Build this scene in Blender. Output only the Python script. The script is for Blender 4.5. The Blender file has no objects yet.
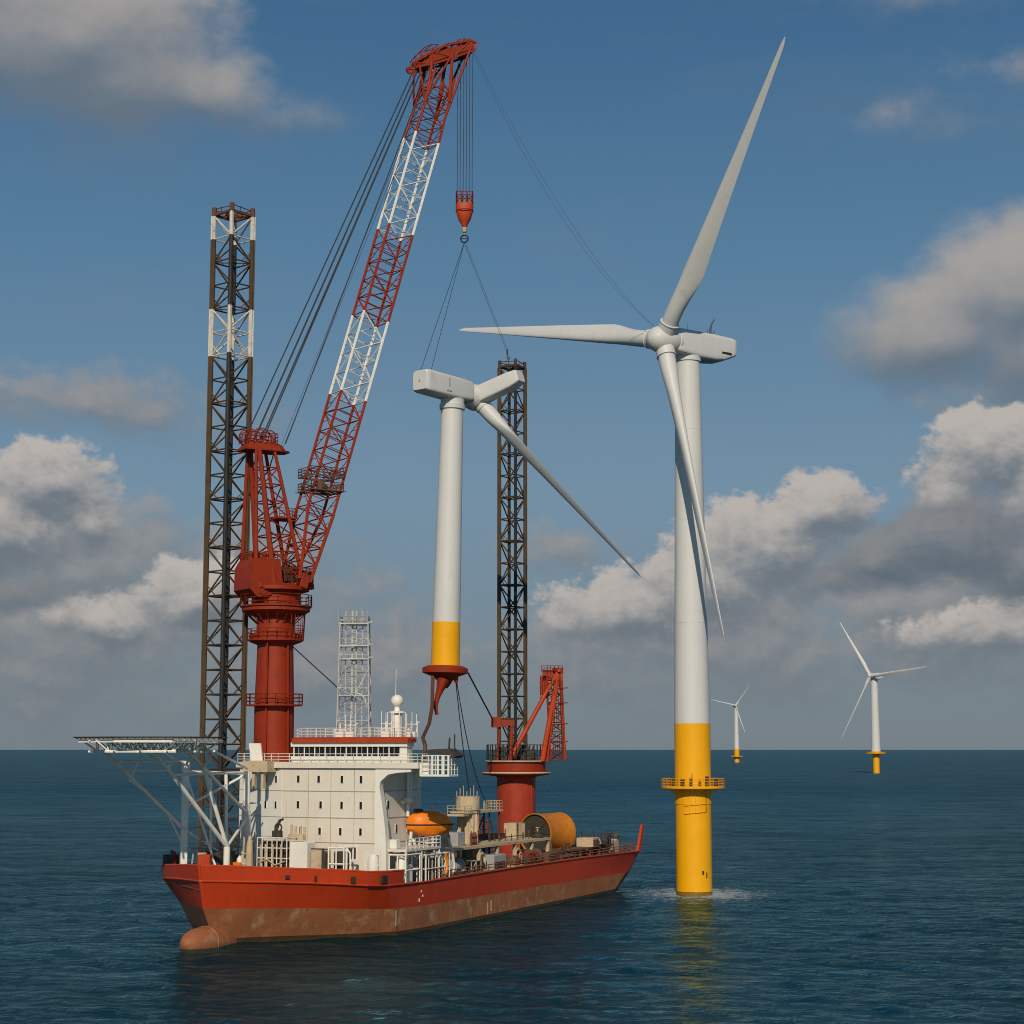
import bpy, math, random
import numpy as np
from mathutils import Vector, Matrix

random.seed(7)
rng = np.random.default_rng(11)
R = math.radians
scene = bpy.context.scene
col = scene.collection

# ------------------------------------------------------------------ camera
cam_d = bpy.data.cameras.new("camera")
cam = bpy.data.objects.new("camera", cam_d)
col.objects.link(cam)
scene.camera = cam
cam_d.sensor_width = 36.0
cam_d.lens = 36.0 * 1800 / 1024
cam_d.clip_start = 1.0
cam_d.clip_end = 200000
CAMH = 23.4
cam.location = (0, 0, CAMH)
cam.rotation_euler = (R(90) + math.atan(237.3 / 1800), 0, 0)

# ------------------------------------------------------------------ light
SUN_EL, SUN_AZ = 31.0, 4.0            # the sun stands behind the camera, a little to the left
sx = -math.sin(R(SUN_AZ)) * math.cos(R(SUN_EL))
sy = -math.cos(R(SUN_AZ)) * math.cos(R(SUN_EL))
sz = math.sin(R(SUN_EL))
sun_d = bpy.data.lights.new("sun", 'SUN')
sun_d.energy = 3.3
sun_d.angle = R(0.6)
sun_d.color = (1.0, 0.875, 0.70)
sun = bpy.data.objects.new("sun", sun_d)
col.objects.link(sun)
sun.location = (-60, -300, 260)
sun.rotation_euler = Vector((-sx, -sy, -sz)).to_track_quat('-Z', 'Y').to_euler()

scene.view_settings.view_transform = 'Standard'
scene.view_settings.look = 'None'
scene.view_settings.exposure = 0.0
scene.view_settings.gamma = 1.0
scene.view_settings.use_curve_mapping = False
scene.cycles.filter_width = 1.0

# ------------------------------------------------------------------ sky
world = bpy.data.worlds.new("World")
scene.world = world
world.use_nodes = True
wt = world.node_tree
wt.nodes.clear()
try:
    world.cycles.sampling_method = 'MANUAL'
    world.cycles.sample_map_resolution = 256
except Exception:
    pass


class NB:
    """small helper that writes node trees"""
    def __init__(self, tree):
        self.t = tree

    def n(self, typ, **kw):
        nd = self.t.nodes.new(typ)
        for k, v in kw.items():
            setattr(nd, k, v)
        return nd

    def put(self, sock, v):
        if isinstance(v, bpy.types.NodeSocket):
            self.t.links.new(v, sock)
        else:
            sock.default_value = v

    def math(self, op, a, b=None, c=None, clamp=False):
        nd = self.n('ShaderNodeMath', operation=op)
        nd.use_clamp = clamp
        self.put(nd.inputs[0], a)
        if b is not None:
            self.put(nd.inputs[1], b)
        if c is not None:
            self.put(nd.inputs[2], c)
        return nd.outputs[0]

    def vmath(self, op, a, b=None, scale=None):
        nd = self.n('ShaderNodeVectorMath', operation=op)
        self.put(nd.inputs[0], a)
        if b is not None:
            self.put(nd.inputs[1], b)
        if scale is not None:
            self.put(nd.inputs['Scale'], scale)
        return nd.outputs['Value'] if op in ('LENGTH', 'DOT_PRODUCT', 'DISTANCE') else nd.outputs[0]

    def noise(self, vec, scale, detail=4, rough=0.5, dist=0.0, color=False):
        nd = self.n('ShaderNodeTexNoise')
        self.put(nd.inputs['Vector'], vec)
        nd.inputs['Scale'].default_value = scale
        nd.inputs['Detail'].default_value = detail
        nd.inputs['Roughness'].default_value = rough
        nd.inputs['Distortion'].default_value = dist
        return nd.outputs['Color' if color else 0]

    def mapr(self, v, a, b, c=0.0, d=1.0, smooth=False):
        nd = self.n('ShaderNodeMapRange')
        nd.interpolation_type = 'SMOOTHSTEP' if smooth else 'LINEAR'
        nd.clamp = True
        self.put(nd.inputs[0], v)
        for i, x in enumerate((a, b, c, d)):
            self.put(nd.inputs[i + 1], x)
        return nd.outputs[0]

    def mix(self, f, a, b, blend='MIX'):
        nd = self.n('ShaderNodeMix', data_type='RGBA', blend_type=blend)
        self.put(nd.inputs[0], f)
        for s, v in ((nd.inputs[6], a), (nd.inputs[7], b)):
            if isinstance(v, tuple) and len(v) == 3:
                v = (*v, 1)
            self.put(s, v)
        return nd.outputs[2]


def cloud_group(name, blobs, nscale, amp, seed, rough=0.55, detail=9, squash=1.35):
    """one cloud layer over azimuth / elevation in degrees: density, and how high in its cloud a point lies"""
    g = bpy.data.node_groups.new(name, 'ShaderNodeTree')
    g.interface.new_socket('Vector', in_out='INPUT', socket_type='NodeSocketVector')
    g.interface.new_socket('Density', in_out='OUTPUT', socket_type='NodeSocketFloat')
    g.interface.new_socket('Height', in_out='OUTPUT', socket_type='NodeSocketFloat')
    b = NB(g)
    gi = b.n('NodeGroupInput'); go = b.n('NodeGroupOutput')
    p = gi.outputs[0]
    q = b.vmath('ADD', b.vmath('MULTIPLY', p, (1.0, squash, 1.0)), (seed * 7.3, seed * 3.1, seed * 1.7))
    warp = b.vmath('SUBTRACT', b.noise(q, nscale * 0.55, 3, 0.5, color=True), (0.5, 0.5, 0.5))
    pw = b.vmath('ADD', p, b.vmath('MULTIPLY', warp, (1.6, 1.1, 0.0)))
    sp = b.n('ShaderNodeSeparateXYZ')
    b.put(sp.inputs[0], pw)
    cur = None
    sw = sh_ = None
    for (az_, el_, rx, ry, a) in blobs:
        d = b.vmath('LENGTH', b.vmath('MULTIPLY', b.vmath('SUBTRACT', pw, (az_, el_, 0)), (1 / rx, 1 / ry, 0)))
        v = b.math('MULTIPLY', b.math('SUBTRACT', 1.0, d), a)
        w = b.math('POWER', 400.0, v)
        h = b.math('MULTIPLY', b.math('MULTIPLY', b.math('SUBTRACT', sp.outputs[1], el_), 1 / ry), w)
        cur = v if cur is None else b.math('SMOOTH_MAX', cur, v, 0.12)
        sw = w if sw is None else b.math('ADD', sw, w)
        sh_ = h if sh_ is None else b.math('ADD', sh_, h)
    f = b.noise(b.vmath('ADD', q, b.vmath('SCALE', warp, scale=0.8)), nscale, detail, rough)
    f2 = b.noise(q, nscale * 3.1, 5, 0.6)
    s = b.math('ADD', b.math('MULTIPLY', b.math('SUBTRACT', f, 0.5), amp),
               b.math('MULTIPLY', b.math('SUBTRACT', f2, 0.5), amp * 0.42))
    g.links.new(b.math('ADD', cur, s), go.inputs[0])
    g.links.new(b.math('DIVIDE', sh_, sw), go.inputs[1])
    return g


W = NB(wt)
geo = W.n('ShaderNodeTexCoord')
sep = W.n('ShaderNodeSeparateXYZ')
W.put(sep.inputs[0], geo.outputs['Generated'])
az = W.math('MULTIPLY', W.math('ARCTAN2', sep.outputs[0], sep.outputs[1]), 57.29578)
el = W.math('MULTIPLY', W.math('ARCSINE', sep.outputs[2]), 57.29578)
cmb = W.n('ShaderNodeCombineXYZ')
W.put(cmb.inputs[0], az); W.put(cmb.inputs[1], el)
AE = cmb.outputs[0]

sky = W.n('ShaderNodeTexSky', sky_type='NISHITA')
sky.sun_disc = False
sky.sun_elevation = R(SUN_EL)
sky.sun_rotation = R(180 + SUN_AZ)
sky.altitude = 0
sky.air_density = 1.0
sky.dust_density = 0.9
sky.ozone_density = 2.0
hs = W.n('ShaderNodeHueSaturation')
hs.inputs['Saturation'].default_value = 1.18
hs.inputs['Value'].default_value = 0.60
W.put(hs.inputs['Color'], sky.outputs[0])
ramp = W.n('ShaderNodeValToRGB')
W.put(ramp.inputs[0], W.mapr(el, 0, 30))
er = ramp.color_ramp
stops = ((0.0, (0.172, 0.212, 0.248)), (0.10, (0.168, 0.228, 0.285)), (0.27, (0.168, 0.268, 0.365)), (0.50, (0.100, 0.212, 0.340)), (0.74, (0.054, 0.145, 0.272)), (1.0, (0.032, 0.105, 0.22)))
er.elements[0].position, er.elements[0].color = stops[0][0], (*stops[0][1], 1)
er.elements[1].position, er.elements[1].color = stops[-1][0], (*stops[-1][1], 1)
for ps, c_ in stops[1:-1]:
    e_ = er.elements.new(ps)
    e_.color = (*c_, 1)
base = W.mix(W.mapr(el, 24, 50, 0.9, 0.0, True), hs.outputs[0], W.vmath('SCALE', ramp.outputs[0], scale=10.0))


def layer(under, group, lit, shade, a0, a1, amax, delta, k, kh, bias=0.5, soft=0.35):
    def call(vec):
        nd = W.n('ShaderNodeGroup')
        nd.node_tree = group
        W.put(nd.inputs[0], vec)
        return nd.outputs
    o0 = call(AE)
    d0, h0 = o0[0], o0[1]
    d1 = call(W.vmath('ADD', AE, (delta[0], delta[1], 0)))[0]
    hc = W.mapr(h0, -1.0, 1.0, -1.0, 1.0)
    lum = W.math('ADD', W.math('MULTIPLY', W.math('SUBTRACT', d0, d1), k), W.math('MULTIPLY', hc, kh))
    light = W.mapr(W.math('ADD', lum, bias), 0.0, 1.0, 0, 1, True)
    # crisp heads, soft fading bases
    hi = W.math('ADD', a1, W.math('MULTIPLY', W.mapr(hc, 0.5, -0.8, 0.0, 1.0), soft))
    al = W.math('MULTIPLY', W.mapr(d0, a0, hi, 0, 1, True), amax)
    return W.mix(al, under, W.mix(light, shade, lit))


# high thin veils
veil = W.noise(W.vmath('MULTIPLY', AE, (0.05, 0.22, 1)), 1.3, 7, 0.6, 0.6)
base = W.mix(W.mapr(veil, 0.50, 0.85, 0, 0.30, True), base, (1.9, 2.15, 2.4))
# grey bank low over the horizon
g_bank = cloud_group('cloud_bank', [(-14, 3.2, 9, 3.2, .9), (-5, 2.6, 7, 2.0, .7), (6, 3.2, 8, 2.6, .95), (13.5, 3.8, 7, 3.0, 1.0),
                                    (-30, 4, 12, 3, .8), (32, 4, 12, 3, .8), (-13.5, 5.4, 6, 2.6, .85), (1.4, 6.2, 2.2, 1.0, .5), (-6, 4.6, 5, 1.6, .5),
                                    (-14, 10.6, 7, 1.3, .5), (15.5, 9.6, 3, 1.5, .35), (-8, 6.4, 4, 1.2, .45)], 0.42, 1.35, 2.0)
base = layer(base, g_bank, (3.1, 3.02, 2.98), (1.60, 1.95, 2.26), -0.10, 0.55, 0.9, (-0.3, 0.5), 0.75, 0.22, 0.42, 0.25)
# the big soft cloud high on the left and the one on the right
g_soft = cloud_group('cloud_soft', [(-14.4, 21.8, 6.0, 4.0, 1.0), (-12.8, 20.4, 4.6, 3.2, .85), (-10.3, 20.3, 3.8, 1.9, .65), (-8.0, 19.6, 3.0, 1.2, .42), (16.4, 13.9, 4.4, 2.9, 1.0), (13.5, 12.5, 3.9, 2.8, .95),
                                    (17.5, 12.2, 4.8, 3.4, 1.0), (17.0, 20.3, 3.4, 1.0, .32), (13.5, 23.0, 3.5, .9, .25), (14.5, 19.0, 5.0, 1.3, .22),
                                    (-30, 16, 6, 4, 1.0), (33, 18, 7, 4, 1.0)], 0.38, 0.62, 5.0, 0.50, 7)
base = layer(base, g_soft, (3.9, 3.62, 3.4), (1.30, 1.72, 2.2), 0.0, 0.42, 0.95, (-0.4, 0.8), 0.7, 0.66, 0.36, 0.5)
# bright cumulus heads
g_cum = cloud_group('cloud_cumulus', [(9.9, 7.5, 1.9, 1.5, 1.0), (8.3, 6.2, 2.9, 2.3, 1.0), (6.2, 5.0, 3.0, 2.2, .95), (3.6, 4.2, 3.2, 1.6, .9), (1.7, 3.8, 1.8, 1.0, .6),
                                      (15.0, 9.0, 2.2, 1.9, 1.0), (16.8, 7.8, 2.8, 2.8, 1.0), (13.8, 7.7, 1.8, 1.6, .8),
                                      (-14.6, 8.2, 2.2, 1.7, .95), (-15.8, 6.4, 2.8, 2.2, .95), (-13.2, 7.0, 1.6, 1.4, .7), (-9.9, 4.6, 2.7, 1.7, .9), (-12.6, 3.7, 3.0, 1.4, .75),
                                      (15, 3.6, 2.6, 1.1, .65), (12.6, 3.3, 1.8, .8, .5), (30, 8, 5, 3, 1), (-29, 9, 5, 3, 1)], 0.72, 1.0, 3.0, 0.60)
base = layer(base, g_cum, (4.9, 4.5, 4.15), (1.5, 1.82, 2.16), 0.02, 0.24, 0.95, (-0.24, 0.5), 0.8, 0.52, 0.36, 0.6)
# dark undersides in front of them on the right
g_dark = cloud_group('cloud_dark', [(11.8, 5.8, 2.2, 1.35, .95), (13.9, 6.2, 2.9, 1.7, .95), (16.8, 5.6, 3.3, 2.0, .95), (10.2, 5.2, 1.4, .7, .5),
                                    (-15.3, 4.6, 2.8, 1.0, .55)], 0.70, 0.72, 8.0, 0.55)
base = layer(base, g_dark, (2.4, 2.42, 2.5), (1.08, 1.42, 1.80), 0.0, 0.36, 0.92, (-0.25, 0.5), 1.0, 0.25, 0.30, 0.4)

bg = W.n('ShaderNodeBackground')
bg.inputs['Strength'].default_value = 0.1
W.put(bg.inputs['Color'], base)
wo = W.n('ShaderNodeOutputWorld')
wt.links.new(bg.outputs[0], wo.inputs[0])


# ------------------------------------------------------------------ materials
MATS = {}


def paint(name, c, rough=0.5, metal=0.0, dirt=None, amt=0.0, streak=0.0, scale=0.5, var=0.12, fine=4.0, spec=0.3, dirt2=None, amt2=0.0):
    """painted / weathered surface: tone variation, blotches of dirt or rust, vertical runs"""
    m = bpy.data.materials.new(name)
    m.use_nodes = True
    t = m.node_tree
    t.nodes.clear()
    b = NB(t)
    out = b.n('ShaderNodeOutputMaterial')
    p = b.n('ShaderNodeBsdfPrincipled')
    t.links.new(p.outputs[0], out.inputs[0])
    tc = b.n('ShaderNodeTexCoord').outputs['Object']
    n1 = b.noise(tc, scale, 6, 0.6)
    n2 = b.noise(tc, fine, 4, 0.6)
    lo = tuple(x * (1 - var) for x in c); hi = tuple(min(1, x * (1 + var)) for x in c)
    cc = b.mix(b.mapr(b.math('ADD', b.math('MULTIPLY', n1, .7), b.math('MULTIPLY', n2, .3)), .35, .65), lo, hi)
    if dirt is not None and amt > 0:
        n3 = b.noise(tc, scale * 2.3, 8, 0.65, 0.4)
        f = b.mapr(n3, 0.66 - 0.3 * amt, 0.80 - 0.2 * amt, 0, min(1, amt * 1.6), True)
        if streak > 0:
            ns = b.noise(b.vmath('MULTIPLY', tc, (1.0, 1.0, 0.06)), scale * 5, 5, 0.6)
            f = b.math('MAXIMUM', f, b.mapr(ns, 0.56, 0.74, 0, streak, True))
        cc = b.mix(f, cc, dirt)
    if dirt2 is not None:
        n4 = b.noise(b.vmath('MULTIPLY', tc, (1.0, 1.0, 0.10)), 1.9, 6, 0.65, 0.3)
        n5 = b.noise(tc, 0.22, 3, 0.5)
        cc = b.mix(b.math('MULTIPLY', b.mapr(n4, 0.54, 0.70, 0, amt2, True), b.mapr(n5, 0.40, 0.62)), cc, dirt2)
    b.put(p.inputs['Base Color'], cc)
    b.put(p.inputs['Roughness'], b.mapr(n2, 0.3, 0.7, max(.05, rough - .08), min(1, rough + .08)))
    p.inputs['Metallic'].default_value = metal
    p.inputs['Specular IOR Level'].default_value = spec
    MATS[name] = m
    return m


RUST = (0.12, 0.045, 0.018)
M_turb = paint('turbine_white', (0.58, 0.58, 0.57), 0.45, dirt=(0.40, 0.385, 0.35), amt=0.25, streak=0.22, scale=0.16, var=0.03)
M_yel = paint('marine_yellow', (0.80, 0.375, 0.003), 0.45, dirt=(0.38, 0.17, 0.01), amt=0.16, streak=0.22, scale=0.3, var=0.05)
M_fade = paint('wet_growth', (0.22, 0.12, 0.02), 0.5, dirt=(0.06, 0.05, 0.02), amt=0.5, streak=0.3, scale=0.6)
M_red = paint('crane_red', (0.26, 0.024, 0.004), 0.6, dirt=(0.09, 0.022, 0.012), amt=0.42, streak=0.5, scale=0.35)
M_orange_red = paint('crane_orange_red', (0.40, 0.042, 0.006), 0.55, dirt=(0.2, 0.04, 0.02), amt=0.3, streak=0.3, scale=0.5)
M_hull = paint('hull_red', (0.46, 0.042, 0.008), 0.5, dirt=(0.20, 0.032, 0.016), amt=0.3, streak=0.4, scale=0.16, var=0.10, dirt2=(0.30, 0.10, 0.05), amt2=0.35)
M_boot = paint('antifouling_brown', (0.32, 0.115, 0.048), 0.6, dirt=(0.42, 0.25, 0.15), amt=0.55, streak=0.55, scale=0.16, var=0.25, dirt2=(0.07, 0.030, 0.018), amt2=0.65)
M_growth = paint('waterline_growth', (0.075, 0.04, 0.02), 0.5, dirt=(0.04, 0.035, 0.015), amt=0.5, scale=0.4, var=0.3)
M_cream = paint('cream_paint', (0.68, 0.63, 0.54), 0.55, dirt=(0.36, 0.27, 0.18), amt=0.2, streak=0.30, scale=0.25, var=0.04)
M_white = paint('white_paint', (0.74, 0.71, 0.64), 0.5, dirt=(0.42, 0.33, 0.22), amt=0.18, streak=0.18, scale=0.4, var=0.05)
M_seam = paint('seam_shadow_paint', (0.38, 0.33, 0.26), 0.6)
M_grey = paint('grey_paint', (0.34, 0.345, 0.34), 0.55, dirt=(0.2, 0.16, 0.12), amt=0.25, streak=0.2, scale=0.5)
M_truss = paint('truss_white', (0.80, 0.77, 0.70), 0.55, dirt=(0.30, 0.24, 0.17), amt=0.22, streak=0.2, scale=0.7)
M_mast = paint('mast_grey_white', (0.50, 0.49, 0.45), 0.6, dirt=(0.25, 0.2, 0.15), amt=0.4, scale=.9)
M_leg = paint('leg_rust', (0.074, 0.045, 0.020), 0.7, dirt=(0.03, 0.026, 0.022), amt=0.42, streak=0.35, scale=0.4, var=0.25)
M_legred = paint('leg_top_rust', (0.13, 0.052, 0.026), .65, dirt=RUST, amt=.45, scale=.8)
M_legshade = paint('leg_shaded', (0.022, 0.022, 0.022), 0.6, dirt=(0.09, 0.055, 0.025), amt=0.25, scale=0.6, var=0.2)  # shade on the middle chords, put into a near-black colour
M_legwhite = paint('leg_white', (0.55, 0.52, 0.46), 0.6, dirt=(0.2, 0.13, 0.07), amt=0.45, streak=0.5, scale=0.7)
M_bwhite = paint('boom_white', (0.70, 0.68, 0.62), 0.5, dirt=(0.3, 0.2, 0.14), amt=0.22, scale=0.7)
M_cable = paint('wire_rope', (0.018, 0.019, 0.022), 0.6)
M_hose = paint('brown_hose', (0.10, 0.04, 0.022), 0.6)
M_glass = paint('dark_glass', (0.012, 0.013, 0.015), 0.08, spec=0.6)
M_dark = paint('dark_equipment', (0.045, 0.04, 0.034), 0.65, dirt=(0.13, 0.07, 0.035), amt=0.4, scale=1.0, var=0.3)
M_deck = paint('deck_rust', (0.13, 0.065, 0.04), 0.75, dirt=(0.22, 0.17, 0.12), amt=0.4, scale=0.3, var=0.25)
M_beige = paint('beige_steel', (0.50, 0.40, 0.26), 0.65, dirt=(0.20, 0.11, 0.05), amt=0.38, streak=0.5, scale=0.5)
M_orange = paint('lifeboat_orange', (0.78, 0.20, 0.008), 0.42, dirt=(0.35, 0.12, 0.02), amt=0.2, streak=0.2, scale=0.6)
M_drum = paint('drum_orange', (0.52, 0.175, 0.015), 0.55, dirt=(0.22, 0.08, 0.025), amt=0.42, streak=0.4, scale=0.5)
M_pad = paint('deck_pad', (0.05, 0.05, 0.048), 0.8)
M_mark = paint('mark_dark', (0.03, 0.025, 0.02), 0.7)


# ------------------------------------------------------------------ mesh helpers
def vec(p):
    return np.array(p, float)


def unit(v):
    v = vec(v)
    return v / (np.linalg.norm(v) + 1e-12)


def frame(d):
    d = unit(d)
    a = np.array([0, 0, 1.0]) if abs(d[2]) < 0.95 else np.array([1.0, 0, 0])
    s = unit(np.cross(d, a))
    return s, np.cross(s, d)


class MB:
    """collects shapes in world metres; build() links them as one mesh object"""
    def __init__(self):
        self.v = []; self.f = []; self.m = []; self.k = 0

    def add(self, verts, faces):
        o = len(self.v)
        self.v.extend([tuple(map(float, p)) for p in verts])
        self.f.extend([tuple(i + o for i in f) for f in faces])
        self.m.extend([self.k] * len(faces))
        return self

    def hexa(self, c8):
        return self.add(c8, [(0, 3, 2, 1), (4, 5, 6, 7), (0, 1, 5, 4), (1, 2, 6, 5), (2, 3, 7, 6), (3, 0, 4, 7)])

    def obox(self, c, ax, ay, az, hx, hy, hz, bev=0.0):
        c, ax, ay, az = vec(c), vec(ax), vec(ay), vec(az)
        if bev <= 0:
            return self.hexa([c + ax * sx_ * hx + ay * sy_ * hy + az * sz_ * hz for sz_ in (-1, 1) for sx_, sy_ in ((-1, -1), (1, -1), (1, 1), (-1, 1))])
        pts = []
        loops = []
        for z, ins in ((-hz, bev), (-hz + bev, 0), (hz - bev, 0), (hz, bev)):
            x, y = hx - ins, hy - ins
            b = bev if ins == 0 else bev * 0.6
            lp = []
            for px_, py_ in ((x, y - b), (x - b, y), (-x + b, y), (-x, y - b), (-x, -y + b), (-x + b, -y), (x - b, -y), (x, -y + b)):
                lp.append(len(pts)); pts.append(c + ax * px_ + ay * py_ + az * z)
            loops.append(lp)
        fs = [tuple(loops[0][::-1]), tuple(loops[-1])]
        for a, b_ in zip(loops, loops[1:]):
            for i in range(8):
                j = (i + 1) % 8
                fs.append((a[i], a[j], b_[j], b_[i]))
        return self.add(pts, fs)

    def beam(self, p, q, w, h=None, up=None):
        p, q = vec(p), vec(q)
        h = w if h is None else h
        d = q - p
        s, u = frame(d)
        if up is not None:
            s = unit(np.cross(d, up)); u = unit(np.cross(s, d))
        L = np.linalg.norm(d) / 2
        return self.obox((p + q) / 2, s, u, unit(d), w / 2, h / 2, L)

    def tube(self, p, q, r0, r1=None, n=6, caps=True):
        r1 = r0 if r1 is None else r1
        p, q = vec(p), vec(q)
        s, u = frame(q - p)
        pts = []
        for c, r in ((p, r0), (q, r1)):
            for i in range(n):
                a = 2 * math.pi * i / n
                pts.append(c + r * (math.cos(a) * s + math.sin(a) * u))
        fs = [(i, (i + 1) % n, n + (i + 1) % n, n + i) for i in range(n)]
        if caps:
            fs += [tuple(range(n))[::-1], tuple(range(n, 2 * n))]
        return self.add(pts, fs)

    def path(self, pts, r, n=8):
        pts = [vec(p) for p in pts]
        rr = r if isinstance(r, (list, tuple)) else [r] * len(pts)
        V = []
        s, u = frame(pts[1] - pts[0])
        for i, p in enumerate(pts):
            d = unit(pts[min(i + 1, len(pts) - 1)] - pts[max(i - 1, 0)])
            s = unit(s - d * (s @ d)); u = np.cross(s, d)
            for k in range(n):
                a = 2 * math.pi * k / n
                V.append(p + rr[i] * (math.cos(a) * s + math.sin(a) * u))
        F = []
        for i in range(len(pts) - 1):
            for k in range(n):
                j = (k + 1) % n
                F.append((i * n + k, i * n + j, (i + 1) * n + j, (i + 1) * n + k))
        F += [tuple(range(n))[::-1], tuple(range((len(pts) - 1) * n, len(pts) * n))]
        return self.add(V, F)

    def lathe(self, c, prof, axis=(0, 0, 1), n=32, caps=True):
        """prof: (radius, distance along axis)"""
        c = vec(c); ax = unit(axis)
        s, u = frame(ax)
        V = []
        for r, z in prof:
            for i in range(n):
                a = 2 * math.pi * i / n
                V.append(c + ax * z + r * (math.cos(a) * s + math.sin(a) * u))
        F = []
        for j in range(len(prof) - 1):
            for i in range(n):
                k = (i + 1) % n
                F.append((j * n + i, j * n + k, (j + 1) * n + k, (j + 1) * n + i))
        if caps:
            F += [tuple(range(n))[::-1], tuple(range((len(prof) - 1) * n, len(prof) * n))]
        return self.add(V, F)

    def loft(self, rings, closed=True, caps=True):
        n = len(rings[0])
        V = [p for r in rings for p in r]
        F = []
        for j in range(len(rings) - 1):
            for i in range(n if closed else n - 1):
                k = (i + 1) % n
                F.append((j * n + i, j * n + k, (j + 1) * n + k, (j + 1) * n + i))
        if caps and closed:
            F += [tuple(range(n))[::-1], tuple(range((len(rings) - 1) * n, len(rings) * n))]
        return self.add(V, F)

    def prism(self, poly, off):
        """poly: 3D outline; off: extrusion vector"""
        off = vec(off)
        return self.loft([[vec(p) for p in poly], [vec(p) + off for p in poly]])

    def ring(self, c, r, rt, axis=(0, 0, 1), n=24, k=6):
        s, u = frame(axis)
        c = vec(c)
        V = []; F = []
        for i in range(n):
            a = 2 * math.pi * i / n
            e = math.cos(a) * s + math.sin(a) * u
            for j in range(k):
                b = 2 * math.pi * j / k
                V.append(c + e * (r + rt * math.cos(b)) + unit(axis) * rt * math.sin(b))
        for i in range(n):
            for j in range(k):
                i2, j2 = (i + 1) % n, (j + 1) % k
                F.append((i * k + j, i2 * k + j, i2 * k + j2, i * k + j2))
        return self.add(V, F)

    def rail(self, pts, h=1.1, step=1.6, r=0.045, rails=3, closed=False):
        """handrail with stanchions along a line of deck points"""
        pts = [vec(p) for p in pts]
        seq = pts + ([pts[0]] if closed else [])
        for a, b in zip(seq, seq[1:]):
            L = np.linalg.norm(b - a)
            n = max(1, int(round(L / step)))
            for i in range(n + 1):
                p = a + (b - a) * i / n
                self.tube(p, p + [0, 0, h], r, n=4, caps=False)
            for j in range(rails):
                z = h * (j + 1) / rails
                self.tube(a + [0, 0, z], b + [0, 0, z], r * 0.9, n=4, caps=False)
        return self

    def build(self, name, mats, parent=None, sharp=35):
        me = bpy.data.meshes.new(name)
        off = Vector((0, 0, 0))
        p = parent
        while p is not None:
            off = off + p.location
            p = p.parent
        vv = [(x - off.x, y - off.y, z - off.z) for x, y, z in self.v]
        me.from_pydata(vv, [], self.f)
        mats = mats if isinstance(mats, (list, tuple)) else [mats]
        for m in mats:
            me.materials.append(m)
        me.polygons.foreach_set('material_index', self.m)
        me.polygons.foreach_set('use_smooth', [True] * len(self.f))
        me.update()
        me.set_sharp_from_angle(angle=R(sharp))
        o = bpy.data.objects.new(name, me)
        col.objects.link(o)
        o.parent = parent
        return o


def tag(o, label, cat, group=None):
    o['label'] = label
    o['category'] = cat
    if group:
        o['group'] = group
    return o


def thing(name, label, cat, loc, group=None):
    o = bpy.data.objects.new(name, None)
    o.empty_display_size = 0.5
    o.location = tuple(map(float, loc))
    col.objects.link(o)
    return tag(o, label, cat, group)


def copy_tree(o, parent=None):
    c = o.copy()
    col.objects.link(c)
    c.parent = parent
    for ch in list(o.children):
        copy_tree(ch, c)
    return c


# the vessel's own axes: u metres aft of the stem, v metres to port, z up from the water
S0 = np.array([-36.1, 222.9, 0.0])
UA = unit([0.406, 0.914, 0.0])
UP = np.array([UA[1], -UA[0], 0.0])
Z = np.array([0, 0, 1.0])


def sh(u, v, z=0.0):
    return S0 + UA * u + UP * v + Z * z


def sbox(mb, u0, u1, v0, v1, z0, z1, bev=0.0):
    return mb.obox(sh((u0 + u1) / 2, (v0 + v1) / 2, (z0 + z1) / 2), UA, UP, Z, (u1 - u0) / 2, (v1 - v0) / 2, (z1 - z0) / 2, bev)


# ------------------------------------------------------------------ sea
MONO = np.array([29.7, 298.7, 0.0])


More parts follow.
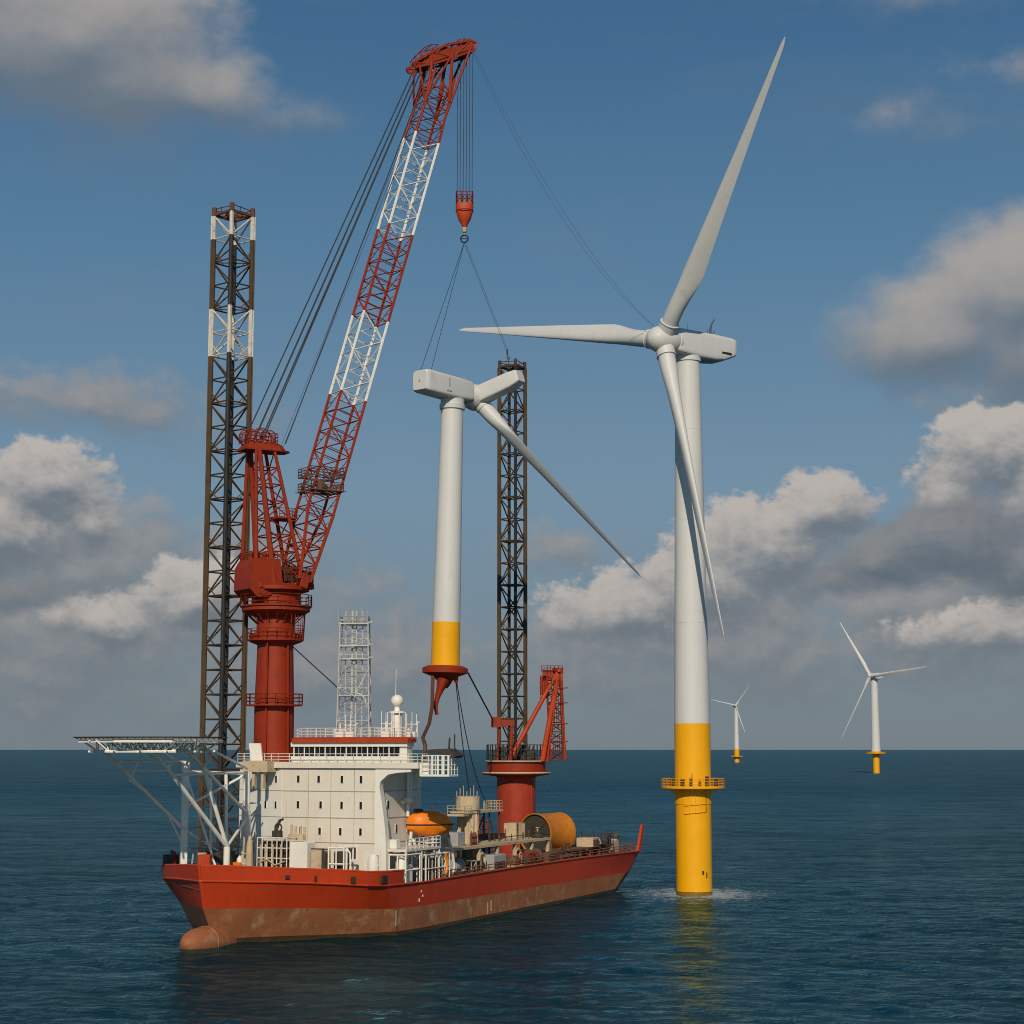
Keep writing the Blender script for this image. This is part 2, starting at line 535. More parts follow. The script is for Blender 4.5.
def build_sea():
    r = [6.0]
    while r[-1] < 90000:
        k = 0.0030 if 120 < r[-1] < 700 else (0.006 if 60 < r[-1] < 2500 else 0.05)
        r.append(r[-1] * (1 + k))
    r = np.array(r)
    fine = np.arange(-24, 24.001, 0.165)
    rest = np.arange(27, 333.1, 3.0)
    th = np.radians(np.concatenate([fine, rest]))
    nr, nt = len(r), len(th)
    RR, TT = np.meshgrid(r, th, indexing='ij')
    X = RR * np.sin(TT); Y = RR * np.cos(TT)
    Zh = np.zeros_like(X); DX = np.zeros_like(X); DY = np.zeros_like(X)
    cell = np.maximum(RR * 0.0030, 0.35)
    g = np.random.default_rng(5)
    n = 90
    lam = np.exp(g.uniform(math.log(1.3), math.log(17), n))
    for i in range(n):
        L = lam[i]
        ang = math.radians(62) + g.normal() * 0.62
        k = 2 * math.pi / L
        slope = 0.0185 * (1.0 if L < 7 else 0.62) * g.uniform(0.6, 1.3)
        A = slope / k
        ph = g.uniform(0, 2 * math.pi)
        fade = np.clip((L / cell - 2.2) / 2.5, 0, 1)
        arg = k * (X * math.cos(ang) + Y * math.sin(ang)) + ph
        s, c = np.sin(arg), np.cos(arg)
        Zh += A * fade * s
        DX += -A * fade * c * math.cos(ang) * 0.8
        DY += -A * fade * c * math.sin(ang) * 0.8
    inner = (np.abs(TT) <= math.radians(24.01)) | (TT > math.radians(360))
    wgt = np.where(inner, 1.0, 0.0) * np.clip((RR - 60) / 30, 0, 1)
    X = X + DX * wgt; Y = Y + DY * wgt; Zh = Zh * wgt
    V = np.stack([X, Y, Zh], -1).reshape(-1, 3)
    i = np.arange(nr - 1)[:, None]; j = np.arange(nt)[None, :]
    j2 = (j + 1) % nt
    F = np.stack([i * nt + j, i * nt + j2, (i + 1) * nt + j2, (i + 1) * nt + j], -1).reshape(-1, 4)
    me = bpy.data.meshes.new('sea')
    me.vertices.add(len(V)); me.vertices.foreach_set('co', V.astype(np.float32).ravel())
    me.loops.add(F.size); me.loops.foreach_set('vertex_index', F.astype(np.int32).ravel())
    me.polygons.add(len(F))
    me.polygons.foreach_set('loop_start', np.arange(0, F.size, 4, dtype=np.int32))
    me.polygons.foreach_set('use_smooth', np.ones(len(F), bool))
    me.update(calc_edges=True)
    o = bpy.data.objects.new('sea', me)
    col.objects.link(o)
    o['kind'] = 'structure'
    m = bpy.data.materials.new('sea_water')
    m.use_nodes = True
    t = m.node_tree; t.nodes.clear()
    b = NB(t)
    out = b.n('ShaderNodeOutputMaterial'); p = b.n('ShaderNodeBsdfPrincipled')
    pos = b.n('ShaderNodeNewGeometry').outputs['Position']
    gust = b.noise(b.vmath('MULTIPLY', pos, (0.006, 0.012, 0)), 1.0, 4, 0.55)
    n1 = b.noise(b.vmath('MULTIPLY', pos, (0.55, 0.85, 0.5)), 1.0, 6, 0.62)
    n2 = b.noise(b.vmath('MULTIPLY', pos, (0.10, 0.17, 0.1)), 1.0, 5, 0.6)
    n3 = b.noise(b.vmath('MULTIPLY', pos, (1.3, 2.1, 1.0)), 1.0, 4, 0.6)
    hgt = b.math('ADD', b.math('ADD', b.math('MULTIPLY', n1, 0.30), b.math('MULTIPLY', n3, 0.13)), b.math('MULTIPLY', n2, 0.7))
    bp = b.n('ShaderNodeBump')
    bp.inputs['Distance'].default_value = 1.0
    b.put(bp.inputs['Strength'], b.mapr(gust, 0.3, 0.7, 0.55, 1.0))
    b.put(bp.inputs['Height'], hgt)
    # foam round the pile and along the stern
    dist = b.vmath('LENGTH', b.vmath('MULTIPLY', b.vmath('SUBTRACT', pos, tuple(MONO + [1.0, 0.5, 0])), (0.72, 0.5, 0)))
    st = sh(99, 13)
    dist2 = b.vmath('LENGTH', b.vmath('MULTIPLY', b.vmath('SUBTRACT', pos, tuple(st)), (0.9, 0.5, 0)))
    fo = b.noise(b.vmath('MULTIPLY', pos, (0.7, 0.7, 1)), 1.0, 9, 0.78, 0.6)
    near = b.math('MAXIMUM', b.mapr(dist, 2.0, 14.0, 0.33, 0.0), b.mapr(dist2, 1.0, 7.0, 0.22, 0.0))
    foam = b.mapr(b.math('ADD', fo, near), 0.66, 0.86, 0, 0.6, True)
    foam = b.math('MULTIPLY', foam, b.mapr(near, 0.0, 0.05, 0, 1))
    rd = b.vmath('LENGTH', pos)
    rough = b.mapr(rd, 260, 1400, 0.03, 0.46)
    streak = b.noise(b.vmath('MULTIPLY', pos, (0.022, 0.085, 0)), 1.0, 10, 0.72)
    body = b.n('ShaderNodeBsdfDiffuse')
    b.put(body.inputs['Color'], b.mix(b.mapr(gust, 0.3, 0.7), (0.0009, 0.019, 0.027), (0.002, 0.026, 0.035)))
    gl = b.n('ShaderNodeBsdfGlossy')
    gl.inputs['Color'].default_value = (0.50, 0.83, 0.92, 1)
    b.put(gl.inputs['Roughness'], rough)
    b.put(gl.inputs['Normal'], bp.outputs[0])
    fr = b.n('ShaderNodeFresnel')
    fr.inputs['IOR'].default_value = 1.33
    b.put(fr.inputs['Normal'], bp.outputs[0])
    ms = b.n('ShaderNodeMixShader')
    b.put(ms.inputs[0], b.math('MULTIPLY', b.mapr(fr.outputs[0], 0.02, 0.80, 0.02, 0.58), b.math('MULTIPLY', b.mapr(rd, 260, 1100, 1.0, 0.62), b.mapr(streak, 0.30, 0.70, 0.55, 1.45))))
    t.links.new(body.outputs[0], ms.inputs[1]); t.links.new(gl.outputs[0], ms.inputs[2])
    fd = b.n('ShaderNodeBsdfDiffuse')
    fd.inputs['Color'].default_value = (0.55, 0.57, 0.56, 1)
    mf = b.n('ShaderNodeMixShader')
    b.put(mf.inputs[0], foam)
    t.links.new(ms.outputs[0], mf.inputs[1]); t.links.new(fd.outputs[0], mf.inputs[2])
    t.nodes.remove(p)
    t.links.new(mf.outputs[0], out.inputs[0])
    me.materials.append(m)


build_sea()


# ------------------------------------------------------------------ wind turbines
def blade_mesh(mb, root, d, c, n, L, root_r=0.028, chord=0.076, tip=0.012, pitch=12.0, prebend=0.0, n_st=46, hand=1):
    """span d, chordwise c (rotor plane), n rotor axis; radii as fractions of L"""
    rings = []
    for i in range(n_st):
        t = (i / (n_st - 1)) ** 1.15
        rb = root_r * L
        peak = 0.20
        if t < peak:
            k = t / peak
            k = k * k * (3 - 2 * k)
            ch = 2 * rb * (1 - k) + chord * L * k
        else:
            k = (t - peak) / (1 - peak)
            ch = chord * L * (1 - k) ** 1.05 + tip * L * k
            if t > 0.97:
                ch *= max(0.25, 1 - ((t - 0.97) / 0.03) ** 2 * 0.75)
        air = min(1, max(0, (t - 0.03) / 0.18))
        air = air * air * (3 - 2 * air)
        th_rel = 0.42 * (1 - t) ** 1.5 + 0.17
        tw = hand * R(pitch + 15 * (1 - t) ** 2)
        cd = math.cos(tw) * c + math.sin(tw) * n
        fd = -math.sin(tw) * c + math.cos(tw) * n
        ctr = root + d * (t * L) + n * (prebend * t * t)
        ring = []
        for j in range(30):
            a = 2 * math.pi * j / 30
            x = 0.5 - 0.5 * math.cos(a)
            yt = 5 * (0.2969 * math.sqrt(x) - 0.126 * x - 0.3516 * x * x + 0.2843 * x ** 3 - 0.1036 * x ** 4) * th_rel
            ya = yt if a <= math.pi else -yt
            pa = (x - 0.32) * ch * cd + ya * ch * fd
            pc = -math.cos(a) * rb * cd + math.sin(a) * rb * fd
            ring.append(ctr + pa * air + pc * (1 - air))
        rings.append(ring)
    mb.loft(rings)


def nacelle_mesh(mb, start, ax, side, up, stations, n=24, e=7):
    rings = []
    for s, hw, zt, zb in stations:
        ring = []
        for i in range(n):
            a = 2 * math.pi * (i + .5) / n
            ca, sa = math.cos(a), math.sin(a)
            x = math.copysign(abs(ca) ** (2 / e), ca) * hw
            y = math.copysign(abs(sa) ** (2 / e), sa)
            z = (zt + zb) / 2 + y * (zt - zb) / 2
            ring.append(start + ax * s + side * x + up * z)
        rings.append(ring)
    mb.loft(rings)


def rotor(root, hub, yaw, tilt, cone, psi, L, hub_r=2.35, pitch=14.0, chord=.066):
    n = np.array([math.cos(yaw) * math.cos(tilt), math.sin(yaw) * math.cos(tilt), math.sin(tilt)])
    e1 = np.array([-math.sin(yaw), math.cos(yaw), 0]); e2 = np.cross(n, e1)
    h = MB()
    r = hub_r
    h.lathe(hub, [(r * .82, -r * 1.15), (r * .97, -r * .8), (r, -r * .2), (r * .97, r * .35), (r * .84, r * .8), (r * .58, r * 1.15), (r * .25, r * 1.33), (0.02, r * 1.37)], n, 32)
    for k in range(3):
        a = psi + k * 2 * math.pi / 3
        d0 = unit((math.cos(a) * e1 + math.sin(a) * e2) * math.cos(cone) + n * math.sin(cone))
        h.lathe(hub + d0 * r * .3, [(L * .0295, 0), (L * .0295, r * 1.02), (L * .0312, r * 1.03), (L * .0312, r * 1.09), (L * .0285, r * 1.1)], d0, 24)
    ho = h.build('hub', M_turb, root)
    for k in range(3):
        a = psi + k * 2 * math.pi / 3
        d0 = unit((math.cos(a) * e1 + math.sin(a) * e2) * math.cos(cone) + n * math.sin(cone))
        c0 = unit(np.cross(n, d0)); n0 = np.cross(d0, c0)
        b = MB()
        blade_mesh(b, hub + d0 * r * 1.15, d0, -c0, n0, L - r * 1.15, pitch=pitch, chord=chord, hand=-1)
        b.build('blade', M_turb, root)
    return n


def turbine(base, yaw, tilt, cone, psi, L, hub, label, group, r_top=2.08, r_mid=2.95, r_pile=2.92, z_plat=17.4, z_yel=27.6, plat_r=5.2, near=True):
    root = thing('wind_turbine', label, 'wind turbine', base, group)
    bx = vec(base)
    p = MB()
    p.lathe(bx, [(r_pile, -6), (r_pile, z_plat - 3.0), (r_pile * 1.03, z_plat - 2.9), (r_pile * 1.03, z_plat - 0.5), (r_mid * 1.01, z_plat), (r_mid, z_yel)], n=48)
    if near:
        p.k = 1
        p.lathe(bx, [(r_pile + .012, -3), (r_pile + .012, 0.55)], n=48, caps=False)
        p.k = 2
        for da, z, w, h in ((-66, 3.6, .30, .6), (-52, 3.2, .18, .9)):
            a = R(da)
            e = np.array([math.cos(a), math.sin(a), 0]); tng = np.array([-e[1], e[0], 0])
            p.obox(bx + e * (r_pile + .02) + Z * z, tng, e, Z, w / 2, .05, h / 2)
    p.build('monopile', [M_yel, M_fade, M_mark], root)
    pf = MB()
    pf.lathe(bx + Z * z_plat, [(r_mid, -.45), (plat_r - .25, -.45), (plat_r, -.3), (plat_r, 0.05), (r_mid, 0.05)], n=28, caps=False)
    for i in range(10):
        a = 2 * math.pi * (i + .3) / 10
        e = np.array([math.cos(a), math.sin(a), 0])
        pf.beam(bx + e * (plat_r - 1.0) + Z * (z_plat - .4), bx + e * r_pile + Z * (z_plat - 1.3), .14, .2)
    po = pf.build('platform', M_yel, root)
    rl = MB()
    nn = 26
    ptsr = [bx + np.array([math.cos(2 * math.pi * i / nn), math.sin(2 * math.pi * i / nn), 0]) * (plat_r - .1) + Z * z_plat for i in range(nn)]
    rl.rail(ptsr, 1.25, 1.4, .055 if near else .12, 3, True)
    rl.build('railing', M_yel, po)
    if near:
        for a, w, h in ((-100, .5, 1.3), (-80, .35, .9), (-62, .4, 1.6), (-120, .6, 1.1), (-30, .8, 1.2), (-150, .5, 1.4)):
            e = np.array([math.cos(R(a)), math.sin(R(a)), 0]); tg = np.array([-e[1], e[0], 0])
            eq = MB()
            eq.obox(bx + e * (plat_r - 1.1) + Z * (z_plat + h / 2 + .05), tg, e, Z, w / 2, .25, h / 2, .04)
            eq.build('equipment_box', M_dark, root)
        eq = MB()
        eq.tube(bx + np.array([-.6, -plat_r + .6, z_plat]), bx + np.array([-.6, -plat_r + .6, z_plat + 2.1]), .07)
        eq.build('davit_post', M_dark, root)
        for q in (0, 1.1):
            ld = MB()
            ld.tube(bx + np.array([r_pile + .75 + q, -1.2, 2.2]), bx + np.array([r_pile + .75 + q, -1.2, z_plat - .4]), .018, n=5)
            ld.build('hanging_line', M_hose, root)
        pl = MB()
        ptl = []
        for i in range(9):
            a = R(-125 + i * 9)
            ptl.append(bx + np.array([math.cos(a), math.sin(a), 0]) * (r_pile * 1.03 + .06))
        lo = [p_ + Z * (z_plat - 4.4 + .35 * (i / 8.)) for i, p_ in enumerate(ptl)]
        pl.path(lo, .07, 5); pl.path([q + Z * 1.3 for q in lo], .06, 5)
        for q in lo[::2] + [lo[-1]]:
            pl.tube(q, q + Z * 3.4, .06, n=5)
        pl.build('pile_conduit', M_yel, root)
    tw = MB()
    z0, z1 = z_yel, hub[2] - 2.55
    prof = []
    for i in range(13):
        t = i / 12
        prof.append((r_mid + (r_top - r_mid) * t, z0 + (z1 - z0) * t))
    tw.lathe(bx, prof, n=48)
    tw.lathe(bx, [(r_top + .22, z1 - .5), (r_top + .22, z1 + .35)], n=40)
    if near:
        for t in (.27, .55, .8):
            rr = r_mid + (r_top - r_mid) * t
            tw.lathe(bx, [(rr + .025, z0 + (z1 - z0) * t), (rr + .025, z0 + (z1 - z0) * t + .12)], n=48)
    tw.build('tower', M_turb, root)
    n = rotor(root, vec(hub), yaw, tilt, cone, psi, L, chord=.073 if near else .052)
    ax = unit(np.array([-n[0], -n[1], 0.0]))
    side = np.array([-ax[1], ax[0], 0])
    nc = MB()
    q = L / 53.7
    st = [(1.9, 1.75, 1.75, -1.75), (2.3, 2.0, 2.05, -2.0), (2.9, 2.05, 2.1, -2.15), (6.4, 2.1, 2.1, -2.5), (10.2, 2.1, 2.05, -2.55), (12.2, 2.05, 2.0, -2.35),
          (14.3, 2.0, 1.9, -1.55), (14.9, 1.95, 1.8, -1.3), (15.2, 1.75, 1.55, -1.0)]
    nacelle_mesh(nc, vec(hub), ax, side, Z, [(a * q, b * q, c * q, d * q) for a, b, c, d in st])
    if near:
        nc.lathe(vec(hub), [(2.18, 2.15), (2.3, 2.2), (2.3, 2.6), (2.18, 2.65)], ax, 32)
        for s in (6.6, 10.0):
            nacelle_mesh(nc, vec(hub), ax, side, Z, [(s, 2.125, 2.12, -2.5), (s + .06, 2.125, 2.12, -2.5)])
        for sgn in (-1, 1):
            c_ = vec(hub) + ax * 12.6 + side * sgn * 2.04 + Z * (-1.05)
            nc.k = 1
            rings = []
            nc.obox(c_, ax, side, Z, 1.15, .05, .22, .05)
            nc.k = 0
    nco = nc.build('nacelle', [M_turb, M_mark], root)
    if near:
        ms = MB()
        b0 = vec(hub) + ax * 11.0 + Z * 1.95
        ms.path([b0, b0 + Z * 1.2 - ax * .25, b0 + Z * 2.2 + ax * .05, b0 + Z * 3.2 + ax * .75], [.42, .26, .18, .10], 6)
        ms.tube(b0 + ax * .5, b0 + ax * .7 + Z * 1.2, .12)
        ms.tube(b0 - ax * .8, b0 - ax * .9 + Z * 1.2, .06)
        ms.tube(b0 - ax * 1.3 + Z * .55, b0 + ax * 1.2 + Z * .55, .05)
        ms.tube(b0 - ax * 5.5, b0 - ax * 5.5 + Z * 1.5, .04)
        ms.obox(b0 - ax * 4.0 + Z * .15, ax, side, Z, 2.6, .9, .10)
        ms.build('weather_mast', M_turb, nco)
    return root


TG = 'turbines standing in the sea'
turbine(MONO, R(216.5), R(-2.2), R(5.0), R(48.1), 53.8, (25.3, 295.0, 91.4),
        'large white wind turbine on a yellow pile standing beside the vessel', TG)
turbine((358.6, 1789, 0), R(222.3), R(8.0), R(2.2), R(125.6), 68.5, (354.0, 1785.0, 95.4),
        'small far white turbine right of the large tower, nearer of the two on the horizon', TG, r_top=3.4, r_mid=4.6, r_pile=3.2, z_plat=19.5, z_yel=21.5, plat_r=9.5, near=False)
turbine((403.6, 3260, 0), R(295.4), R(5.7), R(-1.0), R(168.6), 51.5, (402.4, 3255.0, 101.5),
        'tiny farthest white turbine just right of the big yellow pile', TG, r_top=3.3, r_mid=4.8, r_pile=4.4, z_plat=10.5, z_yel=24.0, plat_r=11, near=False)


# ------------------------------------------------------------------ the vessel
ship = thing('jack_up_vessel', 'red hulled jack-up installation vessel with white accommodation block and bow helideck', 'ship', S0)


def build_hull():
    # half outlines from the stem round to the middle of the transom
    def outline(kind):
        if kind == 'water':
            return [(0.3, 0.12), (2.5, 1.4), (5, 3.4), (8.5, 6.9), (12, 10.4), (15.5, 13.4), (19, 15.2), (24, 15.75), (55, 15.8), (80, 15.7), (96, 15.3), (100.6, 14.3), (101.4, 7), (101.5, 0.0)]
        if kind == 'deep':
            return [(0.8, 0.10), (3, 1.2), (5.5, 3.0), (9, 6.4), (12.5, 9.9), (16, 12.9), (19.5, 14.9), (24, 15.5), (55, 15.6), (80, 15.4), (91, 14.9), (94, 13.6), (95, 7), (95.1, 0.0)]
        if kind == 'paint':
            return [(-2.3, 0.15), (0.3, 2.4), (3.2, 5.2), (6.6, 8.5), (10.0, 11.6), (13.2, 14.1), (17.0, 15.5), (24, 15.8), (55, 15.85), (80, 15.75), (101, 15.6), (105.2, 14.8), (106.0, 7), (106.1, 0.0)]
        if kind == 'knuckle':
            return [(-3.2, 0.2), (-0.9, 3.0), (1.8, 6.0), (4.9, 9.3), (8.0, 12.6), (10.8, 15.2), (14.5, 15.85), (24, 15.9), (55, 15.9), (80, 15.85), (105, 15.7), (109.2, 15.2), (110.0, 7), (110.1, 0.0)]
    zs = dict(deep=[-3.0] * 14, water=[0.0] * 14,
              paint=[4.35, 4.3, 4.2, 4.05, 3.85, 3.6, 3.4, 3.2, 3.1, 2.95, 2.8, 2.75, 2.75, 2.75],
              knuckle=[7.75, 7.65, 7.5, 7.3, 7.05, 6.75, 6.5, 6.3, 6.45, 6.4, 6.1, 6.05, 6.05, 6.05])
    rings = {}
    for k in zs:
        o = outline(k)
        port = [sh(u, v, z) for (u, v), z in zip(o, zs[k])]
        star = [sh(u, -v, z) for (u, v), z in zip(o[:-1], zs[k][:-1])]
        rings[k] = port + star[::-1]
    h = MB()
    growth = [a * .86 + b * .14 for a, b in zip(rings['water'], rings['paint'])]
    h.k = 3
    h.loft([rings['deep'], rings['water'], growth], caps=False)
    h.k = 1
    h.loft([growth, rings['paint']], caps=False)
    h.k = 0
    h.loft([rings['paint'], rings['knuckle']], caps=False)
    # rubbing strake along the knuckle
    for side in (1, -1):
        o = outline('knuckle')
        pts = [sh(u, (v + .05) * side, z - .05) for (u, v), z in zip(o[:12], zs['knuckle'][:12])]
        h.path(pts, .13, 6)
    # draught marks, hawse marks and run lines
    h.k = 2
    for u, v, z, w, hh in ((4.2, 9.1, 5.9, 1.4, .5), (1.6, 6.4, 5.9, 1.3, .55)):
        pass
    h.k = 5
    for u, z, w, hh in ((24.2, 5.1, .28, .28), (24.6, 4.5, .22, .25), (23.6, 4.0, .12, .45), (17.6, 2.2, .07, 1.9), (46.0, 1.6, .07, 1.5), (44.9, 1.3, .06, 1.6)):
        h.k = 4 if z > 3 else 5
        h.obox(sh(u, 15.86 if u > 20 else 15.62, z), UA, UP, Z, w / 2, .04, hh / 2)
    h.build('hull', [M_hull, M_boot, M_mark, M_growth, M_white, M_beige], ship, 22)
    # decks
    dk = MB()
    o = outline('knuckle')
    fore = [(u + .3, max(0, v - .3)) for u, v in o[:7]] + [(19.0, 15.5)]
    poly = [sh(u, v, 7.0) for u, v in fore] + [sh(u, -v, 7.0) for u, v in fore[::-1]]
    dk.prism(poly, (0, 0, -.5))
    dk.build('foredeck', M_deck, ship)
    dk = MB()
    aft = [(19.2, 15.5)] + [(u - .2, max(0, v - .3)) for u, v in o[7:]]
    poly = [sh(u, v, 5.95) for u, v in aft] + [sh(u, -v, 5.95) for u, v in aft[::-1][1:]]
    dk.prism(poly, (0, 0, -.4))
    dk.build('main_deck', M_deck, ship)
    # raised bow bulwark with a capping rail
    bw = MB()
    top = [(-3.55, 0.2, 9.5), (-1.2, 3.1, 9.35), (1.6, 6.1, 9.1), (4.7, 9.4, 8.85), (7.8, 12.7, 8.6), (10.7, 15.35, 8.3), (14.5, 15.98, 8.12), (19.05, 16.0, 8.0)]
    bot = [(u, v, z) for (u, v), z in zip(o[:7], zs['knuckle'][:7])] + [(19.05, 15.9, 6.4)]
    for sd in (1, -1):
        a = [sh(u, v * sd, z + .02) for u, v, z in bot]; b = [sh(u, v * sd, z) for u, v, z in top]
        ai = [sh(u + .22, (v - .22) * sd, z + .02) for u, v, z in bot]; bi = [sh(u + .22, (v - .22) * sd, z) for u, v, z in top]
        bw.loft([[p, q, r_, s_] for p, q, r_, s_ in zip(a, b, bi, ai)])
        cap = [(p + q) / 2 + Z * .06 for p, q in zip(b, bi)]
        bw.path(cap, .16, 6)
    bw.k = 1
    for u, v, z, w, hh in ((3.6, 7.95, 8.0, .5, .4), (6.0, 10.5, 7.75, .22, .7), (9.3, 13.9, 7.45, .5, .8)):
        bw.obox(sh(u, v, z), unit(UA + UP), unit(UP - UA), Z, w / 2, .3, hh / 2)
    sbox(bw, 13.2, 14.4, 15.6, 16.02, 6.85, 7.75)
    bw.build('bulwark', [M_hull, M_mark], ship)
    bl = MB()
    rings = []
    for i in range(15):
        t = -1 + 2 * i / 14
        r = 1.95 * math.sqrt(max(0.0004, 1 - abs(min(0, t)) ** 2.2)) if t < 0 else 1.95 - .25 * t
        u = -6.35 + (t + 1) * 4.4
        rings.append([sh(u, r * math.cos(2 * math.pi * j / 24), 0.55 - .25 * (t + 1) + r * math.sin(2 * math.pi * j / 24) * 1.0) for j in range(24)])
    bl.loft(rings)
    bl.ring(sh(-1.9, 0, .35), 1.95, .06, UA, 28)
    bl.build('bulbous_bow', M_boot, ship)
    sp = MB()
    for u0 in (26.0, 32.6):
        sbox(sp, u0, u0 + 1.4, -22.4, -15.0, 3.5, 6.6, .1)
    sbox(sp, 26.0, 34.0, -23.0, -22.0, 3.5, 6.6, .1)
    sp.build('leg_sponson', M_hull, ship)
    rb = MB()
    rb.obox(sh(-2.2, -.1, 9.95), unit(UP + UA * .3), unit(UA - UP * .3), Z, .75, .5, .85, .05)
    rb.build('stem_fairlead', M_orange_red, ship)
    # transom horn at the port quarter
    st = MB()
    st.loft([[sh(107.9, 14.9, 5.8), sh(109.2, 14.9, 5.8), sh(109.2, 15.4, 5.8), sh(107.9, 15.4, 5.8)],
             [sh(110.2, 15.0, 10.4), sh(111.1, 15.0, 10.4), sh(111.1, 15.4, 10.4), sh(110.2, 15.4, 10.4)]])
    st.build('stern_horn', M_orange_red, ship)
    M_rail = paint('rail_rust', (0.26, 0.095, 0.05), 0.7, dirt=RUST, amt=.4, scale=1.0)
    for pts, st_ in (([sh(u, 15.5, 6.0) for u in np.arange(28.5, 106.5, 2.5)], 2.5), ([sh(u, -15.4, 6.0) for u in np.arange(34.5, 103.5, 3.0)], 3.0), ([sh(108.0, v, 6.0) for v in np.arange(-14, 14.1, 2.8)], 2.8)):
        rl = MB()
        rl.rail(pts, 1.25, st_, .07, 3)
        rl.build('deck_railing', M_rail, ship)


build_hull()


def window_mesh(c, along, out, w, h, fr=.04):
    m = MB()
    m.obox(c + out * .03, along, out, Z, w / 2 + fr, .05, h / 2 + fr)
    m.k = 1
    m.obox(c + out * .06, along, out, Z, w / 2, .04, h / 2)
    return m


def build_block():
    # plan of the block: front, turned starboard corner, sides, back
    A_, B_, C_ = (20.0, 11.3), (20.0, -2.9), (23.4, -11.6)
    plan = [A_, B_, C_, (33.0, -12.0), (33.0, 11.3)]
    z0, z1 = 5.9, 20.9
    b = MB()
    b.prism([sh(u, v, z0) for u, v in plan], (0, 0, z1 - z0))
    b.k = 2                     # the whiter plating of the turned corner
    d = unit(sh(*C_) - sh(*B_)); nrm = unit(np.cross(Z, d))
    if nrm @ UA > 0:
        nrm = -nrm
    Lc = np.linalg.norm(sh(*C_) - sh(*B_))
    mid = (sh(*B_) + sh(*C_)) / 2
    b.obox(mid + Z * 13.4 + nrm * .02, d, nrm, Z, Lc / 2, .05, 7.4)
    b.k = 1                     # shading lines of the seams, painted as darker strips
    for z in (11.3, 14.5, 17.95):
        b.obox(sh(19.98, 4.2, z), UP, UA, Z, 7.0, .05, .05)
        b.obox(sh(26.5, 11.32, z), UA, UP, Z, 6.4, .05, .05)
        b.obox(mid + Z * z + nrm * .06, d, nrm, Z, Lc / 2, .05, .04)
    for v in (1.2, 4.6, 8.1):
        b.obox(sh(19.98, v, 13.4), UP, UA, Z, .025, .045, 7.3)
    so = b.build('superstructure', [M_cream, M_seam, M_white], ship)
    # windows: three rows on the front, two columns on the turned corner, two on the port side
    for z, vs in ((19.5, (-.35, 2.75, 6.25, 9.1)), (16.15, (-.35, 3.1, 6.25, 9.1)), (12.75, (.1, 3.0, 6.1, 9.1))):
        for v in vs:
            window_mesh(sh(20.0, v, z), UP, -UA, .36, .92).build('window', [M_white, M_glass], so)
    for z in (19.45, 16.05):
        for t in (.12, .36):
            c = sh(*B_) * (1 - t) + sh(*C_) * t + Z * z + nrm * .06
            window_mesh(c, d, nrm, .36, .92).build('window', [M_white, M_glass], so)
    for u, z in ((23.2, 16.2), (25.6, 13.0), (29.0, 13.0), (28.6, 19.3)):
        window_mesh(sh(u, 11.3, z), UA, UP, .45, 1.05).build('window', [M_white, M_glass], so)
    # door on the front at deck level
    window_mesh(sh(20.0, 7.7, 10.0), UP, -UA, 1.5, 1.5, .2).build('front_opening', [M_white, M_dark], so)
    # the curved white web under the bridge wing
    w = MB()
    pts = [(11.25, 6.0), (12.95, 6.0), (12.85, 12.0), (12.55, 14.6), (12.15, 17.0), (11.85, 18.6), (12.05, 19.3), (12.6, 19.75), (13.1, 20.15), (14.5, 20.4), (16.4, 20.5), (16.4, 20.95), (11.25, 20.95)]
    w.prism([sh(19.85, v, z) for v, z in pts], UA * 1.0)
    w.build('wing_bracket', M_white, so)
    w = MB()
    w.prism([sh(31.5, v, z) for v, z in [(11.25, 17.6), (11.6, 18.4), (12.0, 19.6), (12.4, 20.95), (11.25, 20.95)]], UA * .5)
    w.build('wing_bracket', M_white, so)
    # pipes and brackets on the shaded port side
    for u, za, zb in ((28.2, 14.5, 20.4), (28.9, 16.4, 20.2)):
        p = MB()
        p.tube(sh(u, 11.75, za), sh(u, 11.75, zb), .22, n=8)
        p.build('side_pipe', M_white, so)
    p = MB()
    p.path([sh(26.4, 11.8, 16.4), sh(27.3, 12.2, 17.0), sh(28.2, 12.2, 16.6)], .3, 6)
    p.build('side_pipe', M_white, so)
    p = MB()
    p.path([sh(21.6, 11.7, 11.0), sh(21.8, 11.9, 13.0), sh(22.2, 11.8, 14.4)], .22, 6)
    p.build('side_pipe', M_white, so)
    # bridge deck slab, overhanging to port, and the bridge itself
    bd = MB()
    slab = [(19.6, 17.6), (19.6, -3.6), (23.2, -12.2), (33.4, -12.4), (33.4, 12.0), (22.8, 17.6)]
    bd.prism([sh(u, v, 20.95) for u, v in slab], (0, 0, .75))
    bd.build('bridge_deck', M_cream, ship)
    br = MB()
    bp = [(21.2, 15.2), (21.2, -2.3), (24.0, -3.4), (32.0, -3.4), (32.0, 9.9), (23.0, 15.2)]
    br.prism([sh(u, v, 21.7) for u, v in bp], (0, 0, .8))
    br.prism([sh(u + (.25 if u < 22 else 0), v - (.2 if v > 10 else -.2), 22.5) for u, v in bp], (0, 0, 1.25))
    br.prism([sh(u - (.1 if u < 22 else 0), v, 23.75) for u, v in bp], (0, 0, .55))
    bo = br.build('bridge', M_white, ship)
    xs = np.linspace(-1.95, 14.0, 11)
    for a, c in zip(xs, xs[1:]):
        m = MB()
        m.obox(sh(21.42, (a + c) / 2, 23.1), UP, UA, Z, (c - a) / 2 - .07, .06, .60)
        m.k = 1
        m.obox(sh(21.3, (a + c) / 2, 23.1), UP, UA, Z, .02, .02, .60)
        m.obox(sh(21.40, a + .04, 23.1), UP, UA, Z, .075, .10, .68)
        m.build('bridge_window', [M_glass, M_white], bo)
